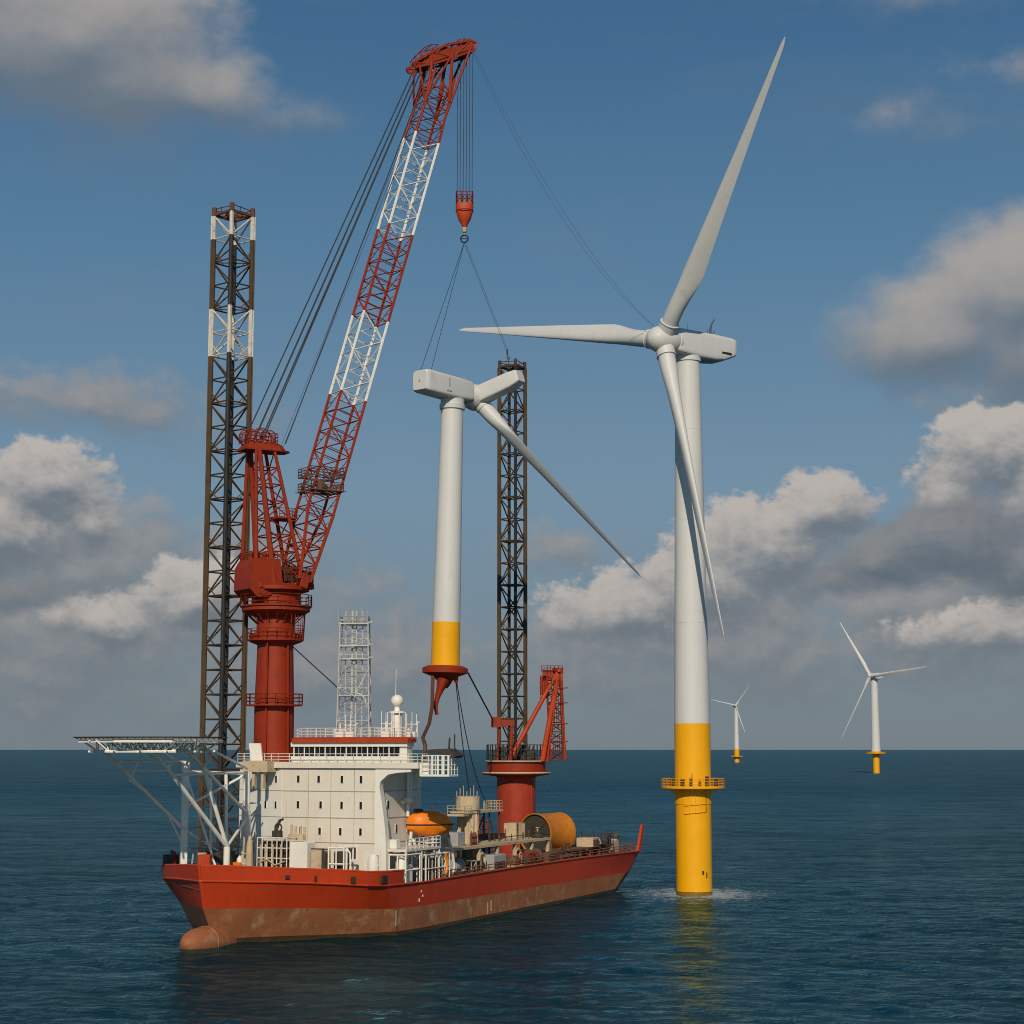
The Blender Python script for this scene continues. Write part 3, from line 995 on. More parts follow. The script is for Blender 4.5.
    rf = MB()
    rp = [(20.7, 15.5), (20.7, -1.9), (23.6, -3.9), (32.5, -3.9), (32.5, 10.2), (23.2, 15.5)]
    rf.prism([sh(u, v, 24.3) for u, v in rp], (0, 0, .5))
    rp2 = [(21.3, 15.0), (21.3, -1.3), (24.0, -3.3), (32.0, -3.3), (32.0, 9.9), (22.9, 15.0)]
    rf.loft([[sh(u, v, 24.8) for u, v in rp], [sh(u, v, 25.0) for u, v in rp2]])
    rf.build('roof', M_orange_red, bo)
    rr = MB()
    edge = [(21.4, 14.9), (21.4, -1.2), (24.0, -3.2), (31.8, -3.2), (31.8, 9.8), (22.8, 14.9)]
    rr.rail([sh(u, v, 24.98) for u, v in edge], 1.2, 1.3, .05, 3, True)
    rr.build('roof_railing', M_white, bo)
    dr = MB()
    dr.rail([sh(19.8, v, 21.7) for v in (-3.4, 0, 4, 8, 12, 17.4)] + [sh(22.6, 17.4, 21.7), sh(33, 12, 21.7)], 1.1, 1.5, .055, 3)
    dr.rail([sh(19.8, -3.4, 21.7), sh(23.3, -12.0, 21.7), sh(33, -12.1, 21.7)], 1.1, 1.5, .055, 3)
    dr.build('bridge_deck_railing', M_white, ship)
    # look-out cage at the end of the bridge wing
    wg = MB()
    sbox(wg, 19.6, 22.4, 17.9, 22.0, 19.95, 20.2)
    sbox(wg, 20.2, 20.5, 17.5, 18.4, 20.0, 21.6)
    wg.rail([sh(19.7, 18.1, 20.2), sh(19.7, 21.9, 20.2), sh(22.3, 21.9, 20.2), sh(22.3, 18.1, 20.2)], 2.4, .85, .07, 4)
    for v in (19.6, 20.4, 21.2, 21.9):
        wg.obox(sh(19.66, v, 21.4), UP, UA, Z, .13, .06, 1.2)
    wg.obox(sh(20.6, 18.3, 21.0), UP, UA, Z, .5, .5, .8, .05)
    wg.k = 1
    wg.prism([sh(20.2, 17.9, 22.9), sh(20.2, 18.4, 23.35), sh(20.2, 21.6, 23.5), sh(20.2, 22.9, 22.6), sh(20.2, 22.3, 22.3), sh(20.2, 20.6, 22.8)], UA * 2.2)
    wg.tube(sh(21, 21.3, 23.2), sh(21, 21.4, 24.9), .14); wg.tube(sh(21, 22.1, 23.1), sh(21, 22.1, 25.3), .11)
    wg.build('bridge_wing_cage', [M_white, M_dark], ship)
    wp = MB()
    wp.loft([[sh(19.7, -7.6, 21.7), sh(19.9, -5.9, 21.7), sh(20.1, -5.9, 21.7), sh(19.9, -7.6, 21.7)],
             [sh(19.7, -8.0, 24.2), sh(19.9, -6.3, 24.2), sh(20.1, -6.3, 24.2), sh(19.9, -8.0, 24.2)]])
    wp.build('wind_screen', M_white, ship)


build_block()


def build_helideck():
    c = np.array([-43.5, 219.2, 0.0])
    zt = 24.75
    rad = 8.75
    oct_ = [c + rad * np.array([math.cos(R(22.5 + 45 * i + 4)), math.sin(R(22.5 + 45 * i + 4)), 0]) for i in range(8)]
    d = MB()
    d.prism([p + Z * (zt - .28) for p in oct_], (0, 0, .28))
    d.k = 1
    for i in (3, 4, 5, 6, 7):
        a, b = oct_[i], oct_[(i + 1) % 8]
        o = unit((a + b) / 2 - c)
        d.beam(a + o * .08 + Z * (zt - .3), b + o * .08 + Z * (zt - .3), .12, .5, Z)
    ho = d.build('helideck', [M_pad, M_white], ship)
    net = MB()
    n2 = [c + (p - c) * 1.085 + Z * (zt + .08) for p in oct_]
    for i in range(8):
        j = (i + 1) % 8
        net.tube(n2[i], n2[j], .05, n=4)
        for k in range(9):
            t = k / 8
            net.tube(oct_[i] * (1 - t) + oct_[j] * t + Z * (zt - .2), n2[i] * (1 - t) + n2[j] * t, .035, n=4)
        for q in (.33, .66):
            a = oct_[i] * (1 - q) + Z * (zt - .2) * (1 - q) + n2[i] * q; b = oct_[j] * (1 - q) + Z * (zt - .2) * (1 - q) + n2[j] * q
            net.tube(a, b, .03, n=4)
    net.build('safety_net', M_dark, ho)
    tr = MB()
    zb, zu = 23.15, 24.45
    X1 = np.array([1.0, 0, 0]); Y1 = np.array([0, 1.0, 0])
    for yy in (-6.6, -3.3, 0, 3.3, 6.6):
        half = math.sqrt(max(0, (rad * .97) ** 2 - yy ** 2)) * .985
        hb = half - 1.1
        a0, a1 = c + X1 * -half + Y1 * yy, c + X1 * half + Y1 * yy
        b0, b1 = c + X1 * -hb + Y1 * yy, c + X1 * hb + Y1 * yy
        tr.tube(a0 + Z * zu, a1 + Z * zu, .14); tr.tube(b0 + Z * zb, b1 + Z * zb, .17)
        n = 9
        for i in range(n):
            t = i / n; t2 = (i + .5) / n; t3 = (i + 1) / n
            p = a0 + (a1 - a0) * t + Z * zu; q = b0 + (b1 - b0) * t2 + Z * zb; r_ = a0 + (a1 - a0) * t3 + Z * zu
            tr.tube(p, q, .085, n=5); tr.tube(q, r_, .085, n=5)
    for xx in (-6.2, -3.1, 0, 3.1, 6.2):
        half = math.sqrt(rad ** 2 - xx ** 2) * .93
        tr.tube(c + X1 * xx - Y1 * half + Z * zb, c + X1 * xx + Y1 * half + Z * zb, .14)
        tr.tube(c + X1 * xx - Y1 * half + Z * zu, c + X1 * xx + Y1 * half + Z * zu, .12)
    tr.build('deck_truss', M_truss, ho)
    # struts down to the forecastle
    F = 7.0
    P1 = sh(7.75, -9.9, 0)                       # grey post on the starboard bow
    WP = sh(14.5, -4.9, 0)                       # white round post before the block
    B0 = sh(4.0, -1.0, 11.4)                     # low node at the bow
    s1a, s1b = np.array([-49.7, 221.0, 23.2]), P1 + Z * 13.1
    s2a = np.array([-42.3, 214.6, 23.2])
    s3a, s3b = np.array([-38.7, 216.6, 23.2]), WP + Z * 15.2

    def on(a, b, f):
        return a * (1 - f) + b * f
    s3m = on(s3a, s3b, .25)
    s2m = on(s2a, B0, .17)
    s2n = on(s2a, B0, .24)
    struts = [
        (s1a, s1b, .25), (s2a, B0, .27), (s3a, s3b, .22), (s3m, B0, .25),
        (s2m, np.array([-43.6, 214.8, 23.2]), .13), (s2m, np.array([-38.9, 215.6, 23.2]), .14), (s3m, np.array([-35.6, 217.0, 23.2]), .15),
        (np.array([-35.9, 218.5, 23.2]), WP + Z * 20.9, .17), (B0, WP + Z * 14.4, .18), (B0, sh(4.0, -1.0, F), .40),
        (on(s1a, s1b, .55), np.array([-46.6, 222.0, 19.6]), .12), (np.array([-46.6, 222.0, 19.6]), np.array([-44.8, 221.0, 23.2]), .12),
        (on(s1a, s1b, .24), on(s2a, B0, .20), .14), (on(s1a, s1b, .12), P1 + Z * 21.8, .14),
        (s2n, WP + Z * 20.4, .18), (P1 + Z * 20.6, WP + Z * 20.2, .16), (P1 + Z * 13.2, WP + Z * 8.0, .16),
        (P1 + Z * 21.4, np.array([-44.0, 226.5, 23.2]), .16), (P1 + Z * 21.4, np.array([-39.5, 226.0, 23.2]), .16), (P1 + Z * 16.0, WP + Z * 20.2, .17),
        (on(s1a, s1b, .78), on(s1a, s1b, .78) + np.array([.9, 1.2, -2.6]) * .0 + (P1 + Z * 11.0 - on(s1a, s1b, .78)), .12),
        (sh(10.5, -7.6, F), sh(9.5, -7.2, 20.6), .18), (sh(12.5, -6.4, F), sh(11.5, -6.2, 20.4), .22), (sh(9.0, -5.2, F), P1 + Z * 20.4, .14),
    ]
    for a, b, r_ in struts:
        m = MB()
        m.tube(a, b, r_, n=10)
        m.build('support_strut', M_truss, ho)
    pp = MB()
    pp.obox(P1 + Z * 14.4, unit(UP + UA), unit(UP - UA), Z, .42, .42, 7.4, .06)
    pp.build('support_post', M_truss, ho)
    pp = MB()
    pp.lathe(WP, [(.62, F), (.62, 15.2), (.5, 15.6), (.42, 20.4)], n=20)
    pp.build('support_post', M_white, ho)
    # beige bracket box where the truss meets the block
    cb = MB()
    sbox(cb, 18.0, 21.0, -7.8, -4.0, 20.4, 21.9)
    sbox(cb, 18.4, 19.0, -6.6, -6.2, 18.2, 20.4)
    sbox(cb, 18.4, 19.0, -5.2, -4.8, 18.2, 20.4)
    cb.build('truss_seat', M_beige, ho)


build_helideck()


# ------------------------------------------------------------------ jack-up legs
def jack_leg(label, c, half, rot, zb, zt, panel, whites, ch_r=.42, br_r=.14, topmat=None, group='lattice towers of the vessel', cap=True):
    root = thing('lattice_tower', label, 'lattice tower', (c[0], c[1], zb), group)
    cs = [vec((c[0], c[1], 0)) + half * np.array([math.cos(R(rot + 90 * i)), math.sin(R(rot + 90 * i)), 0]) for i in range(4)]
    n = int(round((zt - zb) / panel))
    zz = [zb + (zt - zb) * i / n for i in range(n + 1)]

    def wh(z):
        return any(a <= z <= b for a, b in whites)
    for i, p in enumerate(cs):
        m = MB()
        for a, b in zip(zz, zz[1:]):
            m.k = 1 if wh((a + b) / 2) else 0
            m.tube(p + Z * a, p + Z * b, ch_r, n=8, caps=False)
            # rack teeth plates
            m.obox(p + Z * (a + b) / 2 + unit(p - vec((c[0], c[1], 0))) * ch_r * .9, unit(np.cross(Z, p - vec((c[0], c[1], 0)))), unit(p - vec((c[0], c[1], 0))), Z, .09, .16, (b - a) / 2)
        if cap:
            m.k = 2
            m.tube(p + Z * zt, p + Z * (zt + 1.3), ch_r * 1.05, n=8)
        m.build('chord', [M_legshade if i in (0, 2) else M_leg, M_legwhite, topmat or M_leg], root)  # front and back chords carry the painted shade
    br = MB()
    for q in range(n):
        a, b = zz[q], zz[q + 1]
        br.k = 1 if wh((a + b) / 2) else 0
        for i in range(4):
            p, r_ = cs[i], cs[(i + 1) % 4]
            br.tube(p + Z * a, r_ + Z * a, br_r, n=5, caps=False)
            if (q + i) % 2:
                br.tube(p + Z * a, r_ + Z * b, br_r * 1.1, n=5, caps=False)
            else:
                br.tube(r_ + Z * a, p + Z * b, br_r * 1.1, n=5, caps=False)
            # secondary web to the middle of the horizontal
            mid = (p + r_) / 2
            if q % 2 == 0:
                br.tube(mid + Z * a, (p if i % 2 else r_) + Z * (a + b) / 2, br_r * .6, n=4, caps=False)
        if q % 2 == 0:
            for i in range(2):
                br.tube(cs[i] + Z * a, cs[i + 2] + Z * a, br_r * .7, n=4, caps=False)
    br.build('bracing', [M_leg, M_legwhite], root)
    if cap:
        tp = MB()
        for i in range(4):
            tp.beam(cs[i] + Z * (zt + .2), cs[(i + 1) % 4] + Z * (zt + .2), .35, .35)
            tp.tube(cs[i] + Z * (zt + 1.1), cs[(i + 1) % 4] + Z * (zt + .9), .07)
        tp.tube(cs[0] + Z * zt, cs[2] + Z * zt, .18); tp.tube(cs[1] + Z * zt, cs[3] + Z * zt, .18)
        for k in range(9):
            p = cs[k % 4] * .6 + cs[(k + 1) % 4] * .4
            tp.tube(p + Z * zt, p + Z * (zt + .8 + (k * 37 % 10) * .05), .06)
        for k in range(5):
            p = cs[0] + (cs[1] - cs[0]) * k / 4
            tp.tube(p + Z * (zt + .2), cs[2] * .5 + cs[3] * .5 + Z * (zt + .6), .07)
        tp.build('top_frame', topmat or M_leg, root)
    return root


jack_leg('tall rusty lattice jacking tower with two white bands behind the helideck', (-41.15, 258.0), 2.80, -86, -4.0, 101.4, 3.55,
         [(82.0, 85.8), (97.0, 102.0)], ch_r=.34, br_r=.12, topmat=M_legred)
jack_leg('plain dark rusty lattice jacking tower behind the red stern crane, no white bands', (0.05, 313.0), 2.28, -76, 5.5, 90.3, 3.9, [], ch_r=.28, br_r=.12)


# ------------------------------------------------------------------ main crane
CR = sh(27.3, -8.75)
CR[2] = 0


def lattice(mb, P0, P1, s, t, w0, d0, w1, d1, n, rc, rb, col_of=None, secondary=True):
    P0, P1 = vec(P0), vec(P1)

    def cn(f):
        p = P0 + (P1 - P0) * f
        w = w0 + (w1 - w0) * f; d = d0 + (d1 - d0) * f
        return [p - s * w / 2 - t * d / 2, p + s * w / 2 - t * d / 2, p + s * w / 2 + t * d / 2, p - s * w / 2 + t * d / 2]
    for i in range(n):
        f0, f1 = i / n, (i + 1) / n
        A, B = cn(f0), cn(f1)
        if col_of:
            mb.k = col_of((f0 + f1) / 2)
        for k in range(4):
            mb.tube(A[k], B[k], rc, n=6, caps=False)
            k2 = (k + 1) % 4
            mb.tube(A[k], A[k2], rb, n=4, caps=False)
            if (i + k) % 2:
                mb.tube(A[k], B[k2], rb, n=4, caps=False)
            else:
                mb.tube(A[k2], B[k], rb, n=4, caps=False)
            if secondary:
                m0 = (A[k] + B[k2]) / 2 if (i + k) % 2 else (A[k2] + B[k]) / 2
                mb.tube(m0, (B[k] + A[k]) / 2, rb * .6, n=4, caps=False)
        if i % 2 == 0:
            mb.tube(A[0], A[2], rb * .6, n=4, caps=False)
    return cn(0), cn(1)


HEAD = unit([22.5, 14.0, 0])                    # plan direction the boom points to
SIDE = np.array([HEAD[1], -HEAD[0], 0])
crane = thing('pedestal_crane', 'tall red pedestal crane with red and white lattice boom', 'crane', (CR[0], CR[1], 21.7))
TIP = np.array([-11.1, 266.0, 126.05])
FOOT = np.array([-30.35, 250.6, 46.5])
BOOM = unit(TIP - FOOT)
BT = np.cross(SIDE, BOOM)
if BT @ HEAD < 0:
    BT = -BT


def build_crane():
    c = np.array([CR[0], CR[1], 0])
    p = MB()
    p.lathe(c, [(2.75, 21.7), (2.75, 29.8), (2.62, 33.5), (2.5, 37.8), (3.55, 38.2), (3.65, 38.5), (3.65, 39.3), (2.65, 39.6), (2.65, 41.6), (4.4, 42.3), (4.75, 42.5), (4.75, 43.2), (4.2, 43.35), (3.4, 43.5), (3.4, 45.1), (4.4, 45.4)], n=40)
    p.tube(c + SIDE * 2.2 - HEAD * 2.2 + Z * 22, c + SIDE * 2.2 - HEAD * 2.2 + Z * 38, .13)
    p.tube(c + np.array([2.3, -2.2, 22]), c + np.array([2.0, -2.0, 38]), .12)
    for a in range(0, 360, 20):
        e = np.array([math.cos(R(a)), math.sin(R(a)), 0])
        p.beam(c + e * 2.7 + Z * 40.8, c + e * 4.3 + Z * 42.3, .12, .12)
    po = p.build('pedestal', M_red, crane)
    for z, r in ((29.5, 3.9), (38.5, 3.9), (43.2, 5.0)):
        g = MB()
        g.lathe(c + Z * z, [(2.6, -.15), (r, -.15), (r, .05), (2.6, .05)], n=28, caps=False)
        pts = [c + np.array([math.cos(2 * math.pi * i / 18), math.sin(2 * math.pi * i / 18), 0]) * r + Z * z for i in range(18)]
        g.rail(pts, 1.5, 1.4, .055, 3, True)
        g.build('gallery', M_red, po)
    g = MB()
    # stair cage between the two upper galleries
    for k in range(8):
        a = R(-50 + k * 9)
        e = np.array([math.cos(a), math.sin(a), 0])
        g.tube(c + e * 3.9 + Z * 38.5, c + e * 4.1 + Z * 43.0, .06, n=4)
    for z in (40.5, 42):
        g.tube(c + 3.95 * np.array([math.cos(R(-50)), math.sin(R(-50)), 0]) + Z * z, c + 3.95 * np.array([math.cos(R(13)), math.sin(R(13)), 0]) + Z * z, .06, n=4)
    g.build('stair_cage', M_red, po)
    # slewing platform and machinery house
    s = MB()
    s.lathe(c, [(3.5, 45.05), (4.6, 45.35), (4.6, 45.85), (3.8, 46.05)], n=36)
    s.prism([c + HEAD * a + SIDE * b + Z * 45.55 for a, b in ((4.2, -3.4), (4.2, 3.4), (-3.8, 3.2), (-4.4, 2.6), (-4.4, -2.6), (-3.8, -3.2))], (0, 0, .7))
    s.build('slewing_platform', M_red, crane)
    hs_ = MB()
    prof = [(-.4, 46.25), (-.8, 49.6), (-4.6, 49.5), (-5.2, 48.4), (-5.3, 45.3), (-4.2, 44.2), (-2.2, 44.5)]
    hs_.prism([c + HEAD * a - SIDE * 2.6 + Z * z for a, z in prof], SIDE * 5.6)
    for q in (-1.9, -3.2, -4.4):
        hs_.obox(c + HEAD * q + SIDE * 2.62 + Z * 47.7, HEAD, SIDE, Z, .04, .05, 1.6)
    for z in (46.6, 48.6):
        hs_.obox(c - HEAD * 2.8 + SIDE * 2.62 + Z * z, HEAD, SIDE, Z, 1.9, .05, .06)
    hs_.k = 1
    for q in (-1.3, -2.7, -4.1):
        hs_.obox(c + HEAD * q + SIDE * 2.62 + Z * 47.7, HEAD, SIDE, Z, .42, .04, .6)
    hs_.obox(c - HEAD * .52 + SIDE * 1.2 + Z * 47.6, SIDE, HEAD, Z, .5, .1, .95)
    hs_.k = 0
    for q in (-1.2, -2.3, -3.4, -4.3):
        hs_.lathe(c + HEAD * q + SIDE * 1.0 + Z * 49.4, [(.32, 0), (.32, .7), (.5, .75), (.5, 1.0), (.1, 1.2)], n=12)
    ho = hs_.build('machinery_house', [M_red, M_dark], crane)
    r_ = MB()
    r_.rail([c + HEAD * a + SIDE * b + Z * 49.5 for a, b in ((-1.0, -2.4), (-1.0, 2.4), (-4.5, 2.4), (-4.5, -2.4))], 1.1, 1.4, .05, 3, True)
    r_.build('house_railing', M_red, ho)
    wn = MB()
    for k, (a, b) in enumerate(((1.0, -1.4), (1.6, 1.2))):
        wn.lathe(c + HEAD * a + Z * 47.65 - SIDE * 1.6 + SIDE * (b * .3), [(1.3, 0), (1.3, .15), (.85, .16), (.85, 2.6), (1.3, 2.62), (1.3, 2.8)], SIDE, 24)
    wn.build('winch_drum', M_dark, crane)
    cab = MB()
    cc = c + HEAD * 2.6 + SIDE * 3.9
    cab.obox(cc + Z * 47.0, HEAD, SIDE, Z, .95, .65, 1.0, .12)
    cab.k = 1
    cab.obox(cc + Z * 47.3 + HEAD * .94, HEAD, SIDE, Z, .05, .5, .55)
    cab.obox(cc + Z * 47.3 + SIDE * .64, HEAD, SIDE, Z, .7, .05, .5)
    cab.build('operator_cab', [M_red, M_glass], crane)
    fr = MB()
    fr.rail([c + HEAD * a + SIDE * b + Z * 46.25 for a, b in ((-.3, 3.3), (4.1, 3.3), (4.1, -3.3))], 2.2, 1.2, .055, 4)
    fr.build('platform_railing', M_red, crane)
    # A-frame (gantry)
    af = MB()
    top = c + HEAD * (-2.7) + Z * 64.9
    for sd in (-1, 1):
        t0 = top + SIDE * sd * 1.5
        af.tube(c + HEAD * (-4.2) + SIDE * sd * 2.4 + Z * 49.4, t0 - HEAD * 1.4, .30, .24, 8)
        af.tube(c + HEAD * (-1.6) + SIDE * sd * 2.8 + Z * 45.9, t0 - HEAD * .9, .42, .34, 8)
        af.tube(c + HEAD * 3.0 + SIDE * sd * 2.6 + Z * 46.1, t0 + HEAD * 1.4, .30, .24, 8)
        prev = None
        for k in range(1, 8):
            f = k / 8
            a = (c + HEAD * (-1.6) + SIDE * sd * 2.8 + Z * 45.9) * (1 - f) + (t0 - HEAD * .9) * f
            b = (c + HEAD * 3.0 + SIDE * sd * 2.6 + Z * 46.1) * (1 - f) + (t0 + HEAD * 1.4) * f
            af.tube(a, b, .11, n=5)
            if prev is not None:
                af.tube(prev[0] if k % 2 else prev[1], b if k % 2 else a, .11, n=5)
            prev = (a, b)
    for k in range(1, 8):
        f = k / 8
        for A0, A1 in ((np.array(c + HEAD * (-1.6) + Z * 45.9), top - HEAD * .9), (c + HEAD * 3.0 + Z * 46.1, top + HEAD * 1.4)):
            m_ = A0 * (1 - f) + A1 * f; w_ = 2.75 * (1 - f) + 1.5 * f
            af.tube(m_ - SIDE * w_, m_ + SIDE * w_, .10, n=5)
            f2 = (k + 1) / 8
            m2 = A0 * (1 - f2) + A1 * f2; w2 = 2.75 * (1 - f2) + 1.5 * f2
            af.tube(m_ - SIDE * w_ * (1 if k % 2 else -1), m2 + SIDE * w2 * (1 if k % 2 else -1), .09, n=5)
    af.obox(c + HEAD * .8 + Z * 55.6, HEAD, SIDE, Z, 1.4, 2.0, .12)
    af.rail([c + HEAD * a + SIDE * b + Z * 55.7 for a, b in ((2.0, -2.0), (2.0, 2.0), (-.6, 2.0))], 1.2, 1.2, .05, 3)
    ao = af.build('gantry_frame', M_red, crane)
    tp = MB()
    tp.loft([[top + HEAD * a + SIDE * b + Z * z for a, b in ((-3.0, -1.6), (2.4, -1.9), (4.0, -.9), (4.0, .9), (2.4, 1.9), (-3.0, 1.6))] for z in (0, .25)])
    tp.loft([[top + HEAD * (a * k) + SIDE * (b * k) + Z * z for a, b in ((-2.8, -1.5), (2.3, -1.8), (3.4, -.9), (3.4, .9), (2.3, 1.8), (-2.8, 1.5))] for z, k in ((.25, 1), (1.0, .85), (1.25, .7))])
    tp.rail([top + HEAD * a + SIDE * b + Z * 1.0 for a, b in ((-2.7, -1.5), (1.8, -1.6), (1.8, 1.6), (-2.7, 1.5))], 1.5, 1.0, .06, 3, True)
    for k in range(6):
        x = -2.4 + k * .75
        tp.ring(top + HEAD * x + Z * (2.0 + .3 * (k % 2)), .85, .09, SIDE, 16, 5)
        tp.tube(top + HEAD * x + Z * 1, top + HEAD * (x + .3) + Z * 2.9, .06)
    tp.path([top + HEAD * (-2.5 + k * .62) + Z * (1.2 + 2.2 * math.sin(math.pi * k / 8)) for k in range(9)], .09, 5)
    tp.build('gantry_head', M_red, ao)


def build_boom():
    c = np.array([CR[0], CR[1], 0])
    L = np.linalg.norm(TIP - FOOT)
    b = MB()
    f_foot = .13
    bands = [(0.0, .343, 0), (.343, .497, 1), (.497, .671, 0), (.671, .862, 1), (.862, 1.01, 0)]

    def cf(f):
        for a, e, k in bands:
            if a <= f < e:
                return k
        return 0
    P1 = FOOT + (TIP - FOOT) * f_foot
    # foot section: two hinge legs opening into the full section
    b.k = 0
    lattice(b, FOOT, P1, SIDE, BT, 6.6, 1.6, 3.7, 4.1, 4, .25, .10, None)
    for f0, f1, k in bands:
        f0 = max(f0, f_foot)
        n = max(3, int(round((f1 - f0) * L / 3.0)))
        A = FOOT + (TIP - FOOT) * f0; B = FOOT + (TIP - FOOT) * min(f1, 1.0)
        b.k = k
        lattice(b, A, B, SIDE, BT, 3.7, 4.1, 3.7 if f1 < 1 else 3.3, 4.1 if f1 < 1 else 3.5, n, .21, .085, None)
    for sd in (-1, 1):
        b.k = 0
        b.obox(FOOT + SIDE * sd * 3.3, BOOM, BT, SIDE, 1.0, .6, .18, .05)
    bo = b.build('boom', [M_red, M_bwhite], crane)
    # work platform in the lower boom
    w = MB()
    m = FOOT + (TIP - FOOT) * .165
    for dz in (0, 2.1):
        q = [m + SIDE * a * 2.2 + HEAD * e * 2.5 + Z * dz for a, e in ((-1, -1), (1, -1), (1, 1), (-1, 1))]
        q = [x + BT * 0 for x in q]
        for i in range(4):
            w.beam(q[i], q[(i + 1) % 4], .14, .22)
        w.rail(q, 1.2, 1.0, .06, 3, True)
    for k in range(5):
        w.tube(m + SIDE * (-2.4 + k * 1.2) - HEAD * 2.8, m + SIDE * (-2.4 + k * 1.2) + HEAD * 2.8, .08)
        w.obox(m + SIDE * (-2.0 + k) + HEAD * (1.6 - k * .7) + Z * .7, HEAD, SIDE, Z, .35, .3, .6)
    w.build('boom_platform', M_deck, bo)
    # boom head, bent forward over the load
    h = MB()
    T = FOOT + (TIP - FOOT) * .985
    nose = np.array([-6.6, 268.6, 131.7])
    back = np.array([-14.9, 265.0, 126.9])
    fw = unit(nose - back)
    hs2 = unit(np.cross(fw, Z))
    up = np.cross(hs2, fw)
    for sd in (-1, 1):
        o = hs2 * sd * 1.35
        pr = [back + o - fw * .5, back + o - fw * .6 + up * .7, back + fw * 3.2 + o + up * 1.25, back + fw * 6.0 + o + up * 1.5, nose + o + up * .8, nose + fw * .7 + o + up * .1, nose + o - up * .8, back + fw * 6.2 + o - up * .7, back + fw * 2.6 + o - up * .5]
        for a, b_ in zip(pr, pr[1:] + pr[:1]):
            h.beam(a, b_, .34, .34)
        for a, b_ in ((1, 8), (2, 8), (2, 7), (3, 7), (4, 7), (4, 6)):
            h.tube(pr[a], pr[b_], .15, n=6)
        inner = [back + o + up * .15, back + fw * 3.2 + o + up * .75, back + fw * 6.0 + o + up * .95, nose + o + up * .3, nose + o - up * .5, back + fw * 6.2 + o - up * .35, back + fw * 2.6 + o - up * .2]
        h.prism([x - hs2 * .05 for x in inner], hs2 * .1)
        h.tube(T + SIDE * sd * 1.8 - BT * 1.9 - BOOM * 4, back + fw * 2.6 + o, .26, n=8)
        h.tube(T + SIDE * sd * 1.8 + BT * 1.9 - BOOM * 3, back + fw * 6.4 + o, .26, n=8)
        h.tube(T + SIDE * sd * 1.8 - BT * 1.9 - BOOM * 4, back + fw * 6.6 + o, .17, n=6)
        h.tube(T + SIDE * sd * 1.8 + BT * 1.9 - BOOM * 6, nose - fw * .8 + o - up * .5, .20, n=6)
        h.tube(T + SIDE * sd * 1.8 - BT * 1.9 - BOOM * 5, back + fw * .3 + o, .18, n=6)
    for k in range(4):
        q = back + fw * (2.8 + k * 1.1)
        h.obox(q + up * .1, hs2, fw, up, 1.25, .08, .35)
    for k in range(6):
        q = back + fw * (1.0 + k * 1.45)
        h.tube(q - hs2 * 1.3 + up * .8, q + hs2 * 1.3 + up * .8, .16)
        h.tube(q - hs2 * 1.3 - up * .2, q + hs2 * 1.3 + up * 1.2, .1)
    ho = h.build('boom_head', M_red, bo)
    for k, (f, r) in enumerate(((9.2, 1.05), (5.6, 1.15), (1.5, .8))):
        s = MB()
        for j in range(4):
            o = back + fw * f + hs2 * (-.9 + j * .6) + up * (.2 if k else -.1)
            s.lathe(o - hs2 * .12, [(r, 0), (r * .9, .06), (r * .86, .12), (r * .9, .18), (r, .24)], hs2, 24)
        s.build('sheave', M_dark, ho)
    gr = MB()
    gp = [back + fw * (.4 + k * 1.1) + up * (1.5 + .9 * math.sin(math.pi * min(1, k / 5))) for k in range(5)]
    for sd in (-1, 1):
        gr.path([p + hs2 * sd * 1.3 for p in gp], .08, 5)
        gr.path([p + hs2 * sd * 1.3 - up * .6 for p in gp], .06, 5)
    for p in gp:
        gr.tube(p - hs2 * 1.3, p + hs2 * 1.3, .06)
        for sd in (-1, 1):
            gr.tube(p + hs2 * sd * 1.3, p + hs2 * sd * 1.3 - up * 1.5, .06)
    gp2 = [nose + fw * (-3.4 + k * .9) + up * (.9 + .7 * math.sin(math.pi * k / 4)) for k in range(5)]
    for sd in (-1, 1):
        gr.path([p + hs2 * sd * 1.2 for p in gp2], .07, 5)
    for p in gp2:
        gr.tube(p - hs2 * 1.2, p + hs2 * 1.2, .06)
        gr.tube(p + hs2 * 1.2, p + hs2 * 1.2 - up * 1.0, .06); gr.tube(p - hs2 * 1.2, p - hs2 * 1.2 - up * 1.0, .06)
    gr.build('head_railing', M_red, ho)
    # pendant ropes from the gantry head
    top = c + HEAD * (-2.7) + Z * 66.2
    for a, b2, sd in ((-2.2, -.3, -1.2), (-1.6, .1, 1.2), (-.9, .6, -1.0), (-.3, 1.0, 1.0), (.2, 1.5, -1.2), (3.2, 2.3, 1.2)):
        m_ = MB()
        m_.tube(top + HEAD * a + SIDE * sd, back + fw * b2 + hs2 * sd * .8 - up * .3, .095 if a < 3 else .08, n=6)
        m_.build('pendant_rope', M_cable, crane)
    for a, b2, sd in ((2.5, 3.2, .4), (3.2, 4.0, -.4)):
        m_ = MB()
        m_.tube(top + HEAD * a + SIDE * sd - Z * 1.2, back + fw * b2 + hs2 * sd - up * .4, .03, n=5)
        m_.build('luffing_rope', M_cable, crane)
    return nose, fw, hs2, back


build_crane()
NOSE, FW, HS2, BACK = build_boom()

# hook block and its falls
HK = np.array([(464.3 - 512) / 1800 * 267.0 * 1.0, 267.4, 0])
HK = np.array([-7.28, 267.6, 0])


